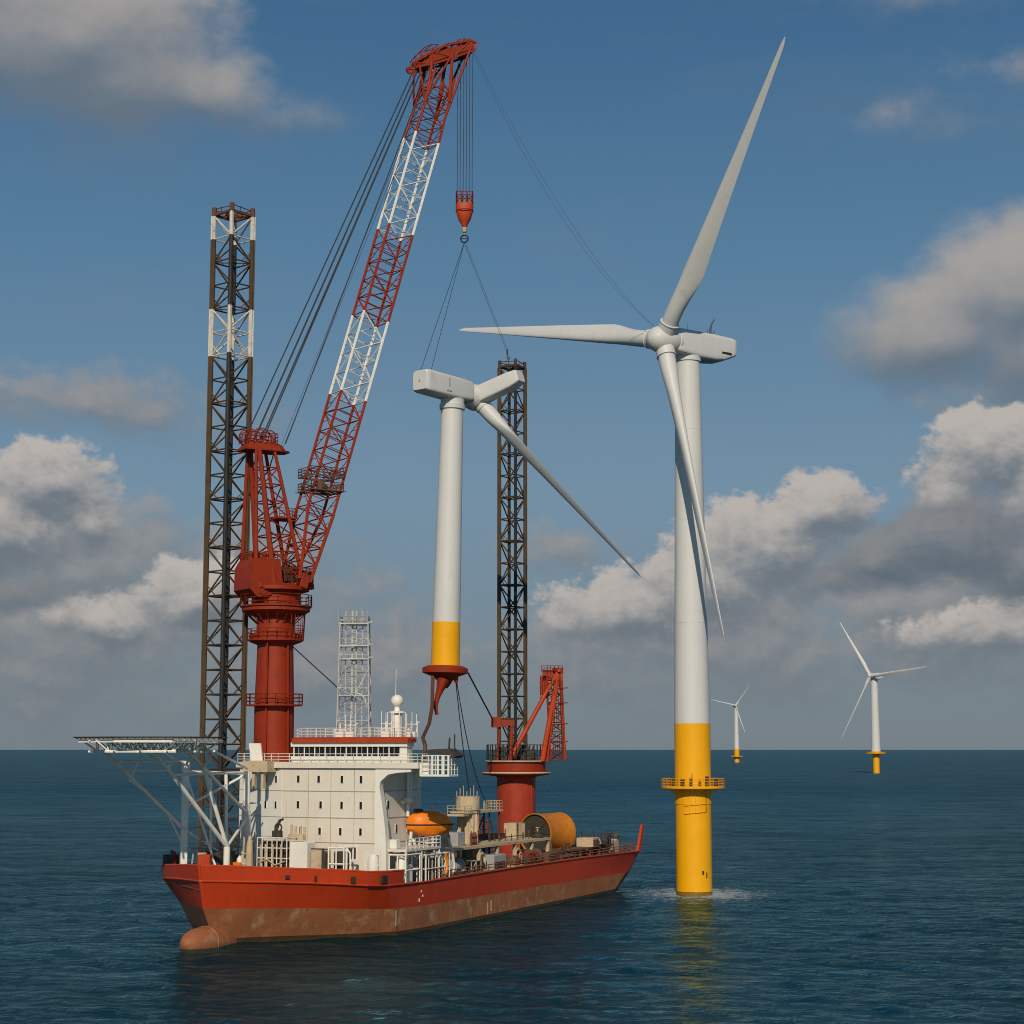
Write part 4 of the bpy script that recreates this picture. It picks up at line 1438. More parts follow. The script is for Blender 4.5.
def build_hook():
    root = thing('hook_block', 'red crane hook block hanging from the boom head on six wire falls', 'hook block', (HK[0], HK[1], 101.0))
    X1 = np.array([1.0, 0, 0])
    s = MB()
    rings = []
    for z, w, d in ((106.4, 1.3, .9), (106.0, 1.38, 1.0), (104.9, 1.25, 1.0), (103.9, .95, .85), (103.2, .55, .6), (102.6, .35, .4)):
        rings.append([HK + np.array([w * math.copysign(abs(math.cos(a)) ** .6, math.cos(a)), d * math.copysign(abs(math.sin(a)) ** .6, math.sin(a)), z]) for a in np.linspace(0, 2 * math.pi, 17)[:-1]])
    s.loft(rings)
    so = s.build('sheave_housing', M_orange_red, root)
    f = MB()
    f.rail([HK + np.array([a, b, 106.3]) for a, b in ((-1.25, -.9), (1.25, -.9), (1.25, .9), (-1.25, .9))], 1.8, .8, .08, 3, True)
    for a in (-1.1, -.4, .4, 1.1):
        f.obox(HK + np.array([a, 0, 106.9]), (1, 0, 0), (0, 1, 0), Z, .16, .6, .55, .05)
    f.ring(HK + Z * 105.2, 1.33, .07, Z, 24)
    f.build('guard_frame', M_red, so)
    h = MB()
    h.lathe(HK, [(.4, 102.65), (.42, 102.3), (.32, 102.1), (.36, 101.95), (.25, 101.8)], n=16)
    h.tube(HK + Z * 101.9, HK + Z * 101.4, .09)
    h.build('swivel', M_beige, root)
    g = MB()
    g.ring(HK + Z * 100.85, .58, .11, (0.25, 1, 0), 24, 8)
    g.tube(HK + np.array([-.55, 0, 100.85]), HK + np.array([.55, 0, 100.85]), .07)
    g.build('lifting_ring', M_cable, root)
    for k in range(6):
        x = -1.15 + 2.3 * k / 5 if k < 6 else 0
        m = MB()
        m.tube(HK + np.array([x, .3 * (-1) ** k, 107.0]), np.array([HK[0] + x * 1.0 + .05, HK[1] + .35 * (-1) ** k, 130.4]), .05, n=5)
        m.build('hoist_rope', M_cable, root)


build_hook()


# ------------------------------------------------------------------ the lifted turbine
def build_lifted():
    D = 266.0
    bx = np.array([(445.5 - 512) / 1800 * D * 1.0 - .02, D, 0])
    tp = np.array([-8.95, D + .0, 75.2])
    bt = np.array([-9.85, D, 35.6])
    root = thing('wind_turbine', 'unfinished white turbine with a single blade and yellow foot, hanging from the crane', 'wind turbine', bt)
    ax = unit(tp - bt)
    t = MB()
    Lh = np.linalg.norm(tp - bt)
    prof = [(2.06 - .42 * f, 6.4 + (Lh - 6.4) * f) for f in np.linspace(0, 1, 9)]
    t.lathe(bt, prof, ax, 40)
    t.lathe(bt, [(1.66, Lh - 1.3), (1.9, Lh - 1.2), (1.95, Lh - .55), (1.78, Lh - .5), (1.78, Lh + .3)], ax, 36)
    t.build('tower', M_turb, root)
    y = MB()
    y.lathe(bt, [(2.12, -.1), (2.10, 3), (2.065, 6.41)], ax, 40)
    y.build('tower_foot', M_yel, root)
    f = MB()
    f.lathe(bt, [(2.6, -.0), (3.15, -.25), (3.35, -.35), (3.35, -1.05), (2.6, -1.35), (1.7, -1.65), (1.15, -2.2), (.75, -2.9), (.4, -3.3)], ax, 40)
    f.path([bt + [-.2, -1.2, -2.0], bt + [-.7, -1.4, -3.6], bt + [-1.05, -1.4, -4.6], bt + [-1.25, -1.4, -5.6]], [1.0, .55, .40, .3], 10)
    f.path([bt + [1.4, -.8, -1.2], bt + [1.6, -.8, -1.9], bt + [1.7, -.8, -2.6]], [.6, .4, .2], 8)
    f.path([bt + [-1.25, -1.4, -5.2], bt + [-1.3, -1.4, -6.3], bt + [-1.1, -1.4, -7.2]], [.34, .28, .26], 8)
    f.build('lifting_flange', M_red, root)
    h = unit([0.64, 0.77, 0])          # from the tail of the nacelle to its hub
    sd = np.array([h[1], -h[0], 0])    # towards the camera's right
    o = tp + Z * .2
    n = MB()
    nacelle_mesh(n, o, h, sd, Z, [(-7.3, 1.3, 3.25, .55), (-7.0, 1.5, 3.5, .35), (-6.4, 1.6, 3.55, .25), (0, 1.75, 3.3, .05), (2.6, 1.75, 3.15, .15), (3.1, 1.6, 2.95, .35)], 24, 9)
    no = n.build('nacelle', [M_turb], root, 28)
    e = MB()
    e.obox(o + h * (-2.6) + sd * 1.72 + Z * 2.2, h, sd, Z, .10, .05, .6)
    e.obox(o + h * (-2.6) + sd * 1.72 + Z * .9, h, sd, Z, .5, .05, .08)
    e.obox(o - h * 7.32 + Z * 1.9, sd, h, Z, .12, .05, .2)
    e.rail([o + h * 2.0 - sd * .8 + Z * 3.15, o + h * 2.0 + sd * .8 + Z * 3.15], .7, .8, .05, 2)
    e.build('hatch', M_grey, no)
    hb = o + h * 5.2 + Z * 1.2
    hu = MB()
    hu.lathe(hb, [(1.55, -1.9), (1.85, -1.2), (2.05, -.2), (1.95, .8), (1.5, 1.6), (.7, 2.1), (.05, 2.2)], h, 32)
    d = unit([0.86, -0.24, -0.86])
    e1 = unit(np.array([h[1], -h[0], 0]))
    bd = unit(vec((22.7, -4.0, -26.0)))
    hu.lathe(hb + bd * .6, [(1.25, 0), (1.28, 1.5), (1.2, 1.6)], bd, 24)
    hu.build('hub', M_turb, root)
    # the squared blade-root housing on the far side of the hub
    a = unit(e1 * 6.0 + Z * 1.75 + h * 1.0)
    s2 = unit(np.cross(a, Z)); u2 = np.cross(s2, a)
    g = MB()
    nacelle_mesh(g, hb, a, s2, u2, [(.2, 1.3, 1.2, -1.4), (2.0, 1.35, 1.3, -1.35), (6.7, 1.3, 1.3, -1.15), (8.0, 1.15, 1.2, -.85), (8.4, 1.0, 1.05, -.65)], 24, 7)
    g.ring(hb + a * 2.4 - s2 * 1.2 - u2 * .1, .45, .1, s2, 16)
    g.tube(hb + a * 2.0 + s2 * -1.35 - u2 * .2, hb + a * 3.2 + s2 * -1.4 - u2 * 1.0, .12)
    g.build('blade_socket', M_turb, root)
    b = MB()
    fn = vec((-.1, -.22, -.97)); fn = unit(fn - bd * (fn @ bd))
    cc = unit(np.cross(fn, bd)); nn = np.cross(bd, cc)
    blade_mesh(b, hb + bd * 2.0, bd, cc, nn, 35.5, root_r=.033, chord=.090, tip=.014, pitch=-8, prebend=-.3)
    b.build('blade', M_turb, root)
    return o, h, sd, hb, a, u2, bt


LO, LH, LS, LHB, LA, LU, LBT = build_lifted()

# slings between the hook ring and the load
sl = thing('lifting_sling', 'pair of wire slings from the hook ring down to the tail of the hanging nacelle', 'sling', HK + Z * 100.3, 'slings under the hook')
for k in (-1, 1):
    m = MB(); m.tube(HK + Z * 100.3, LO - LH * 6.0 + LS * (1.1 * k) + Z * 3.5, .042, n=5); m.build('wire', M_cable, sl)
sl = thing('lifting_sling', 'thin wire sling with a shackle from hook ring to the stubby blade socket', 'sling', HK + Z * 100.3, 'slings under the hook')
e_ = LHB + LA * 6.9 + LU * 1.3
mid_ = e_ + Z * 3.4 - np.array([.5, 0, 0])
for k in (-1, 1):
    m = MB(); m.tube(HK + Z * 100.3 + np.array([.1 * k, 0, 0]), mid_ + np.array([.12 * k, 0, 0]), .024, n=5); m.build('wire', M_cable, sl)
m = MB(); m.tube(mid_ + Z * .2, mid_ - Z * .5, .16); m.tube(mid_ - Z * .5, e_, .07); m.ring(mid_ - Z * 1.1 + np.array([.2, 0, 0]), .2, .06, (0, 1, 0), 12)
m.build('shackle', M_dark, sl)
# guide ropes from the boom head towards the standing turbine
gl = thing('guide_rope', 'long slack pair of thin wires from boom head to the large turbine hub', 'rope', NOSE)
for k, dx in ((-1, 0.0), (1, .7)):
    p0 = NOSE + FW * .3 + Z * (.2 - .5 * (k < 0)); p1 = np.array([24.0, 295.2, 93.6])
    pts = []
    for i in range(25):
        f = i / 24
        pts.append(p0 * (1 - f) + p1 * f - Z * (4 * 5.2 * f * (1 - f)) + np.array([dx * math.sin(math.pi * f), 0, 0]))
    m = MB(); m.path(pts, .022, 4); m.build('wire', M_cable, gl)

# hose and lines hanging from the flange
hz = MB()
p_ = LBT
hz.path([p_ + [-1.7, -1.6, -1.2], p_ + [-1.75, -2.4, -3.2], p_ + [-1.65, -5, -6.0], p_ + [-1.9, -9, -8.6], p_ + [-2.55, -14, -10.6], sh(22.6, 17.1, 22.9) + Z * 1.0, sh(22.4, 17.0, 21.7)], [.27, .27, .27, .27, .26, .26, .26], 8)
tag(hz.build('hose', M_hose), 'thick brown hose curving from the hanging flange down to the bridge wing', 'hose')
for i, (a, b, lb) in enumerate((
        ((1.6, -.5, -2.3), sh(55.0, 8.3, 16.7), 'left one of two dark lines dropping from the hanging flange to the beige column'),
        ((1.75, -.5, -2.5), sh(62.5, 8.4, 14.4), 'right one of two dark lines dropping from the hanging flange, slacker and longer'))):
    m = MB()
    pa = p_ + vec(a)
    pts = []
    for k in range(13):
        f = k / 12
        pts.append(pa * (1 - f) + vec(b) * f - Z * (4 * (1.2 + 2.4 * i) * f * (1 - f)))
    m.path(pts, .075, 5)
    tag(m.build('tag_line', M_cable), lb, 'line', 'lines under the flange')
m = MB()
pb = p_ + [3.3, 0, -.9]
BR = np.array([-3.2, 303.2, 28.3])
m.tube(pb, BR, .14, n=6)
tag(m.build('tie_rod', M_hose), 'straight brown tie from the hanging flange to the red stern crane bracket', 'tie')


# ------------------------------------------------------------------ stern deck crane
def build_stern_crane():
    c = np.array([.75, 306.3, 0])
    root = thing('deck_crane', 'stubby red deck crane with stowed lattice boom at the stern', 'crane', (c[0], c[1], 6.0))
    X1 = np.array([1.0, 0, 0]); Y1 = np.array([0, 1.0, 0])
    p = MB()
    p.lathe(c, [(3.7, 5.95), (3.7, 6.4), (3.25, 6.5), (3.2, 18.6), (3.8, 19.2)], n=40)
    for a in (-110, -70, -40, 200):
        e = np.array([math.cos(R(a)), math.sin(R(a)), 0])
        p.tube(c + e * 3.3 + Z * 6.4, c + e * 3.3 + Z * 18.6, .07, n=5)
    p.build('pedestal', paint('weathered_red', (0.33, 0.036, 0.014), .6, dirt=(0.17, .05, .035), amt=.4, streak=.55, scale=.5, var=.2), root)
    f = MB()
    f.lathe(c, [(3.6, 18.9), (5.6, 19.2), (5.7, 19.3), (5.7, 19.75), (4.9, 19.85), (4.9, 21.2), (5.2, 21.3), (5.2, 21.55), (2, 21.6)], n=40)
    fo = f.build('slewing_platform', M_red, root)
    tr = MB()
    tr.ring(c + Z * 19.5, 5.72, .17, Z, 40, 6); tr.ring(c + Z * 21.42, 5.22, .14, Z, 40, 6)
    tr.build('rim', M_beige, fo)
    rl = MB()
    rl.rail([c + np.array([math.cos(2 * math.pi * i / 20), math.sin(2 * math.pi * i / 20), 0]) * 5.0 + Z * 21.55 for i in range(20)], 2.6, .8, .06, 3, True)
    rl.build('railing', M_dark, fo)
    for x, y, w, h in ((-3.4, -2.6, .5, 1.6), (-2.2, -3.6, .4, 2.2), (1.8, -2.6, .5, 2.0), (2.8, -1.5, .4, 1.8), (-3.0, 0, .8, 1.6), (.2, 1.5, 1.2, 2.5)):
        mc = MB()
        mc.obox(c + np.array([x, y, 21.6 + h / 2]), X1, Y1, Z, w, w * .8, h / 2, .08)
        mc.lathe(c + np.array([x, y, 21.6 + h]), [(w * .5, 0), (w * .45, .3), (.08, .5)], n=10)
        mc.build('winch_housing', M_dark, root)
    # A-frame legs and stowed boom
    a = MB()
    for y in (-1.6, 1.6):
        a.tube(c + np.array([-1.2, y - 1.2, 21.5]), c + np.array([5.3, y, 33.4]), .42, .36, 10)
        a.tube(c + np.array([4.3, y - 1.4, 21.4]), c + np.array([7.1, y * .6 + .3, 36.4]), .46, .36, 10)
        a.tube(c + np.array([5.3, y, 33.4]), c + np.array([7.1, y * .6 + .3, 36.4]), .34, .3, 8)
        a.tube(c + np.array([7.5, y * .6 + .3, 36.9]), c + np.array([8.1, y * .8, 21.6]), .26, .26, 8)
        a.tube(c + np.array([5.0, y, 21.4]), c + np.array([6.9, y, 34.6]), .32, .28, 8)
    a.tube(c + np.array([7.2, -1.5, 36.6]), c + np.array([7.2, 1.6, 36.6]), .3)
    a.build('gantry_frame', M_orange_red, root)
    b = MB()
    lattice(b, c + np.array([7.0, .2, 21.6]), c + np.array([6.2, .2, 35.8]), X1, Y1, 2.6, 2.6, 2.2, 2.2, 9, .17, .09)
    for z in (24.5, 27.5, 31.0, 33.5):
        b.tube(c + np.array([6.0, -1.3, z]), c + np.array([8.7, -1.3, z + .2]), .1, n=5)
    b.build('boom', M_red, root)
    hd = MB()
    for x, z, w, h in ((4.6, 34.2, .6, 1.6), (5.7, 35.8, .9, .9), (7.0, 36.6, .9, .5), (4.7, 35.8, .25, 1.0)):
        hd.obox(c + np.array([x, .2, z]), X1, Y1, Z, w, 1.0, h, .08)
    hd.rail([c + np.array([x, -1.1, 36.3]) for x in (4.2, 5.2, 6.4, 7.8)], 1.1, .7, .06, 3)
    for k in range(5):
        hd.tube(c + np.array([4.0 + .35 * k, -1.0, 31 + .3 * k]), c + np.array([4.1 + .3 * k, -1.0, 35.5]), .06, n=4)
    hd.build('boom_head', M_red, root)
    fl = MB()
    for k in range(6):
        fl.tube(c + np.array([6.2 + .35 * k, -1.9, 22.2]), c + np.array([5.9 + .35 * k, -1.6, 35.0]), .05, n=4)
    fl.beam(c + np.array([6.2, -1.6, 21.4]), c + np.array([8.6, -1.6, 21.6]), .5, .35)
    fl.build('fall_rope', M_dark, root)
    bk = MB()
    bk.obox(BR + [.55, .3, -.4], X1, Y1, Z, .85, .6, .85, .06)
    bk.obox(BR + [2.4, .6, -.5], X1, Y1, Z, 1.2, .5, .55, .05)
    bk.tube(BR + [3.2, .5, -.8], c + np.array([-1.0, -3.6, 21.5]), .3, n=8)
    bk.tube(BR + [1.2, .5, -1.0], c + np.array([-3.2, -3.4, 21.5]), .2, n=8)
    bk.build('winch_bracket', M_red, root)


build_stern_crane()


# ------------------------------------------------------------------ mast, radome, aerials on the bridge roof
def build_mast():
    c = np.array([-21.55, 247.0, 0])
    root = thing('lattice_mast', 'white lattice aerial mast standing on the red bridge roof', 'mast', (c[0], c[1], 25.0))
    X1 = np.array([1.0, 0, 0]); Y1 = np.array([0, 1.0, 0])
    m = MB()
    lattice(m, c + Z * 25.0, c + Z * 40.6, X1, Y1, 4.4, 3.6, 3.8, 3.0, 7, .085, .042)
    for z in (30.6, 35.6, 37.4, 40.4):
        m.obox(c + Z * z, X1, Y1, Z, 2.0, 1.6, .07)
    for x, r_ in ((-.3, .15), (.25, .1), (-1.2, .07), (1.1, .07)):
        m.tube(c + np.array([x, -.4, 25]), c + np.array([x, -.4, 42.2]), r_, n=6)
    for z in np.arange(25.5, 41, .55):
        m.tube(c + np.array([-.3, -.45, z]), c + np.array([.25, -.45, z]), .04, n=4)
    m.path([c + [0.2, -1.5, 31.0], c + [1.0, -1.6, 30.8], c + [1.6, -1.6, 30.2], c + [1.9, -1.6, 29.0]], .11, 6)
    m.tube(c + [.4, -1.5, 31], c + [1.7, -1.5, 33.6], .1, n=5)
    m.build('mast_frame', M_mast, root)
    a = MB()
    for x, y, h in ((-2.1, -1.5, 1.8), (-1.6, 1.4, 1.3), (-.8, -1.5, 2.3), (-.3, .5, 2.0), (.2, -1.5, 1.5), (.8, 1.2, 2.2), (1.8, -1.5, 1.6), (1.5, .2, 1.1)):
        a.tube(c + np.array([x, y, 40.4]), c + np.array([x, y, 40.6 + h]), .055, n=5)
    for x, z in ((2.3, 40.6), (2.3, 37.6), (2.3, 35.8), (1.2, 40.9), (-1.6, 40.9)):
        a.obox(c + np.array([x, -1.4, z]), X1, Y1, Z, .35, .2, .12, .03)
    a.rail([c + np.array([x, y, 40.4]) for x, y in ((-1.9, -1.5), (1.9, -1.5), (1.9, 1.5), (-1.9, 1.5))], 1.0, 1.2, .05, 2, True)
    a.build('antenna', M_grey, root)


build_mast()
rd = thing('radome', 'white ball radome on a short post at the port end of the bridge roof', 'radome', (-15.7, 247.3, 25.0))
m = MB(); m.lathe((-15.7, 247.3, 0), [(0.05 if abs(k) == 8 else .86 * math.cos(math.pi / 2 * k / 8), 29.95 + .86 * math.sin(math.pi / 2 * k / 8)) for k in range(-8, 9)], n=24)
m.build('dome', M_white, rd)
m = MB(); m.lathe((-15.7, 247.3, 0), [(.75, 24.9), (.7, 28.2), (1.15, 28.3), (1.15, 28.5), (.4, 28.6), (.35, 29.2)], n=20)
for k in range(4):
    m.tube((-16.9 + .8 * k, 246.2, 25), (-16.9 + .8 * k, 246.2, 28.4), .06, n=5)
m.build('post', M_truss, rd)
m = MB(); m.tube((-16.0, 247.9, 25), (-15.9, 247.9, 34.3), .07, .03, 6)
m.build('whip_aerial', M_truss, rd)
# lesser aerials and vents on the roof
AG = 'aerials and vents on the bridge roof'
roof_items = [
    (3.1, 25.0, 2.0, 'cluster of thin white aerials beside the crane column on the bridge roof'),
    (5.2, 24.0, 3.2, 'slim white aerial pole left of the lattice mast on the bridge roof'),
    (9.6, 26.0, 3.6, 'white signal mast between the lattice mast and the ball radome'),
    (10.6, 24.0, 2.2, 'low white vent frame in front of the ball radome'),
    (13.9, 25.0, 3.4, 'white aerial frame at the port corner of the bridge roof')]
for i, (v, u, h, lb) in enumerate(roof_items):
    r_ = thing('roof_aerial', lb, 'aerial', sh(u, v, 25.0), AG)
    m = MB()
    for k in range(5):
        q = sh(u + .5 * (k % 2), v - .8 + .4 * k, 25.0)
        m.tube(q, q + Z * h * (.55 + .45 * abs(math.sin(k * 2.1 + i))), .05, n=5)
    m.tube(sh(u, v - .9, 25 + h * .5), sh(u, v + .9, 25 + h * .5), .05, n=5)
    m.tube(sh(u, v - .9, 25 + h * .25), sh(u + .5, v + .9, 25 + h * .6), .045, n=5)
    m.build('rod', M_truss, r_)
    m = MB(); sbox(m, u - .5, u + .6, v - .6, v + .6, 24.95, 25.7, .08); m.build('base_box', M_white, r_)
m = MB(); m.tube(np.array([CR[0] + 2.5, CR[1] - 1.0, 37.6]), np.array([-23.6, 246.0, 31.6]), .09, n=5)
tag(m.build('stay_wire', M_cable), 'dark stay running down from the crane column to the white lattice mast', 'stay')


# ------------------------------------------------------------------ lifeboat, column, drum and deck gear
def build_lifeboat():
    c = sh(30.3, 14.0, 13.55)
    root = thing('lifeboat', 'orange enclosed lifeboat hanging at the port side of the white block', 'lifeboat', c)
    dx = unit(UP * .72 + UA * .69)
    dy = unit(np.cross(Z, dx))
    h = MB()
    rings = []
    for i in range(15):
        t = -1 + 2 * i / 14
        w = 1.5 * (1 - abs(t) ** 2.6) ** .62 + .04
        zk = -1.75 + 1.0 * abs(t) ** 2.2
        rings.append([c + dx * t * 3.25 + dy * w * a + Z * b for a, b in ((-1, -.15), (-.93, -.7), (-.6, zk * .82), (0, zk), (.6, zk * .82), (.93, -.7), (1, -.15))])
    h.loft(rings, closed=False)
    h.loft([[r[0] for r in rings], [r[6] for r in rings]], closed=False)
    h.build('hull', M_orange, root)
    k = MB()
    rings = []
    for i in range(15):
        t = -1 + 2 * i / 14
        w = 1.42 * (1 - abs(t) ** 2.6) ** .6 + .03
        zt = 1.75 * (1 - abs(t + .08) ** 2.4) ** .5 if abs(t + .08) < 1 else .05
        zt = max(zt, .12)
        rings.append([c + dx * t * 3.2 + dy * w * math.cos(a) + Z * (-.05 + zt * max(0, math.sin(a)) ** .75) for a in np.linspace(0, math.pi, 11)])
    k.loft(rings, closed=False)
    k.build('canopy', M_orange, root)
    b = MB()
    pts = []
    for sd in (-1, 1):
        b.path([c + dx * t * 3.3 + dy * sd * (1.5 * (1 - abs(t) ** 2.6) ** .62 + .08) + Z * (-.12) for t in np.linspace(-1, 1, 15)], .10, 6)
    b.build('fender', M_hose, root)
    w = MB()
    w.obox(c - dx * 1.7 + Z * 1.65 - dy * .2, dx, dy, Z, .55, .45, .3, .08)
    w.build('cockpit', M_dark, root)
    g = thing('lifeboat_davit', 'cream davit frame holding the orange lifeboat over the deck', 'davit', sh(31.5, 13.0, 6.0))
    m = MB()
    for u in (28.4, 33.2):
        m.path([sh(u, 11.6, 6.0), sh(u, 12.0, 11.0), sh(u + .3, 12.2, 14.0), sh(u + .5, 12.8, 15.6)], [.28, .24, .2, .16], 8)
        m.tube(sh(u, 15.0, 6.0), sh(u, 12.4, 11.5), .18)
    m.path([sh(35.5, 14.2, 11.4), sh(36.4, 14.4, 9.4), sh(36.8, 14.5, 7.4), sh(36.3, 14.5, 6.6), sh(33.5, 14.4, 6.5)], .2, 8)
    m.build('frame', M_cream, g)
    m = MB()
    m.loft([[sh(32.6, 12.6, 6.0), sh(36.6, 12.6, 6.0), sh(36.6, 13.6, 6.0), sh(32.6, 13.6, 6.0)], [sh(34.0, 12.6, 12.0), sh(36.0, 12.6, 12.0), sh(36.0, 13.2, 12.0), sh(34.0, 13.2, 12.0)]])
    m.build('davit_screen', M_grey, g)


build_lifeboat()


def build_column():
    root = thing('ventilation_column', 'stained beige ribbed steel column with top platform amidships on the deck', 'column', sh(54.8, 8.0, 6.0))
    c = sh(54.8, 8.0, 0)
    m = MB()
    m.lathe(c, [(1.4, 5.95), (1.4, 14.0), (1.65, 14.1), (1.65, 14.4)], n=14)
    for k in range(12):
        e = np.array([math.cos(2 * math.pi * k / 12), math.sin(2 * math.pi * k / 12), 0])
        m.beam(c + e * 1.45 + Z * 6, c + e * 1.45 + Z * 14, .3, .26)
    m.build('shaft', M_beige, root)
    m = MB(); m.lathe(c, [(1.6, 14.4), (1.8, 14.5), (1.8, 16.4), (1.7, 16.5)], n=22)
    for k in range(7):
        m.tube(c + np.array([-1.6 + .5 * k, -1.4, 16.6]), c + np.array([-1.6 + .5 * k, -1.4, 17.3 + .4 * (k % 3)]), .06, n=4)
    m.build('head_casing', M_beige, root)
    m = MB()
    sbox(m, 52.6, 64.5, 6.2, 9.4, 14.05, 14.35)
    m.rail([sh(57.5, 9.3, 14.35), sh(64.3, 9.3, 14.35), sh(64.3, 6.3, 14.35)], 1.3, 1.0, .05, 3)
    sbox(m, 50.8, 52.8, 6.6, 9.2, 13.7, 14.0)
    m.rail([sh(52.6, 9.6, 14.0), sh(50.8, 9.4, 14.0), sh(50.8, 6.6, 14.0)], 1.2, .9, .05, 3)
    m.build('platform', M_beige, root)
    m = MB()
    for u, v in ((58, 6.5), (60.5, 8.9), (63.5, 6.6), (63.8, 9.0), (51.2, 8.8)):
        m.tube(sh(u, v, 6), sh(u, v, 14), .16, n=6)
    m.tube(sh(58, 6.5, 7), sh(63.5, 6.6, 13.5), .1, n=5); m.tube(sh(60.5, 8.9, 13.5), sh(63.8, 9, 7), .1, n=5)
    m.build('support_leg', M_dark, root)


build_column()


def build_drum():
    ax = unit(UA * .97 + UP * .24)
    c = sh(84.3, 6.1, 9.75)
    root = thing('cable_drum', 'big orange steel drum with dark open end lying on the stern deck', 'drum', sh(87, 6.4, 6.0))
    s2, u2 = frame(ax)
    m = MB()
    m.lathe(c, [(3.12, .35), (3.15, .02), (3.30, 0), (3.34, .25), (3.22, .5), (3.2, 6.2), (3.3, 6.4), (3.3, 6.9), (2.9, 7.0)], ax, 48, caps=False)
    m.build('shell', M_drum, root)
    m = MB()
    m.lathe(c, [(3.14, .22), (3.0, .42), (.4, .5), (.35, .2), (.02, .18)], ax, 40, caps=False)
    for k in range(8):
        a = 2 * math.pi * k / 8
        e = math.cos(a) * s2 + math.sin(a) * u2
        m.beam(c + ax * .40 + e * .35, c + ax * .40 + e * 2.95, .12, .1)
    m.lathe(c, [(2.9, 6.98), (.1, 6.9)], ax, 40, caps=False)
    m.k = 1
    for k in range(9):
        a = math.pi * k / 8
    pts = [(-.35, -1.4), (.15, -1.5), (.25, 0), (0, 1.3), (-.2, 1.4), (-.4, 0)]
    m.prism([c + ax * .3 + s2 * (a - .6) + u2 * b for a, b in pts], ax * .12)
    m.build('end_plate', [paint('drum_end', (0.045, 0.040, 0.028), .75, dirt=(.09, .045, .02), amt=.4, scale=.7), M_mark], root)
    m = MB()
    for q in (1.0, 5.5):
        for sd in (-1, 1):
            b0 = c + ax * q + s2 * sd * 2.2
            b0[2] = 6.0
            m.obox(b0 + Z * .7, ax, s2, Z, .4, .9, .8, .05)
    m.lathe(c - ax * .2 - Z * 2.6, [(.45, 0), (.45, .6)], ax, 12)
    m.obox(c - ax * .5 - Z * 3.1 - s2 * 1.2, s2, ax, Z, 1.0, .4, .6, .06)
    m.build('cradle', M_dark, root)


build_drum()

# ---- foredeck gear
FG = 'gear on the foredeck'


def gear(name, label, cat, u, v, z, parts, group=None):
    r = thing(name, label, cat, sh(u, v, z), group)
    for nm, mb, mt in parts:
        mb.build(nm, mt, r)
    return r


def cage(u0, u1, v0, v1, z0, z1, r=.06, nx=4, nz=3):
    m = MB()
    for i in range(nx + 1):
        v = v0 + (v1 - v0) * i / nx
        for u in (u0, u1):
            m.tube(sh(u, v, z0), sh(u, v, z1), r, n=5)
    for k in range(nz + 1):
        z = z0 + (z1 - z0) * k / nz
        q = [sh(u0, v0, z), sh(u0, v1, z), sh(u1, v1, z), sh(u1, v0, z)]
        for i in range(4):
            m.tube(q[i], q[(i + 1) % 4], r, n=5)
    return m


m1 = cage(13, 16.5, -2.2, 2.2, 7.0, 12.1, .08, 6, 4)
m2 = MB()
sbox(m2, 14.0, 16.4, -2.0, 2.0, 7.0, 11.6, .06)
m3 = MB()
for v in (-1.6, -.9, .2, 1.4):
    m3.tube(sh(12.9, v, 7.0), sh(12.9, v, 11.3), .12, n=6)
m3.path([sh(12.8, -1.8, 9.0), sh(12.8, -.6, 9.4), sh(12.8, .6, 8.7), sh(12.8, 2.0, 9.2)], .1, 6)
gear('pump_cage', 'dark pipe filled deck cage left of the white panel before the block', 'deck cage', 14, 0, 7,
     [('frame', m1, M_cream), ('machinery', m2, M_dark), ('pipe', m3, M_beige)], FG)
m1 = MB()
m1.prism([sh(13.4, 2.5, 7.0), sh(13.4, 5.0, 7.0), sh(13.4, 5.0, 11.5), sh(13.4, 4.3, 11.75), sh(13.4, 2.5, 11.75)], UA * 2.0)
m2 = MB()
m2.beam(sh(13.35, 2.5, 11.8), sh(13.35, 4.4, 11.8), .1, .1); m2.beam(sh(13.35, 2.48, 7.1), sh(13.35, 2.48, 11.8), .1, .1)
gear('deck_locker', 'clean white tall deck locker standing before the cream block', 'locker', 14.5, 3.7, 7, [('body', m1, M_white), ('trim', m2, M_cream)], FG)
m1 = MB(); sbox(m1, 14, 16, 5.2, 7.0, 7, 10.6, .06)
m2 = MB()
for v in (6.9, 7.3, 7.6):
    m2.tube(sh(14, v, 7), sh(14, v, 10.9 - (v - 6.9)), .14, n=8)
m2.tube(sh(14, 5.2, 10.8), sh(14, 7.6, 10.8), .09)
gear('valve_station', 'brown beige valve station right of the white locker', 'valve station', 15, 6.2, 7, [('box', m1, M_beige), ('pipe', m2, M_dark)], FG)
m1 = cage(13.6, 16, 8.0, 10.2, 7.0, 11.0, .12, 2, 2)
m2 = MB(); m2.tube(sh(13.6, 10.6, 7), sh(13.6, 10.6, 11), .14); m2.path([sh(13.6, 10.6, 11), sh(13.6, 11.1, 10.4), sh(13.6, 11.2, 8.6), sh(13.6, 10.7, 7.2)], .12, 6)
m3 = MB(); sbox(m3, 14.2, 15.8, 8.4, 9.8, 8.0, 10.5, .05)
gear('hatch_frame', 'white pipe frame round a dark hatch before the cream block', 'hatch frame', 14.5, 9, 7, [('frame', m1, M_white), ('pipe', m2, M_white), ('hatch', m3, M_dark)], FG)
m1 = MB(); m1.lathe(sh(15.2, 13.6), [(.75, 7), (.75, 9.6), (.55, 10.2), (.15, 10.45)], n=18)
m2 = MB()
for v in (12.5, 12.9, 14.6):
    m2.tube(sh(15, v, 7), sh(15, v, 10.8), .11, n=6)
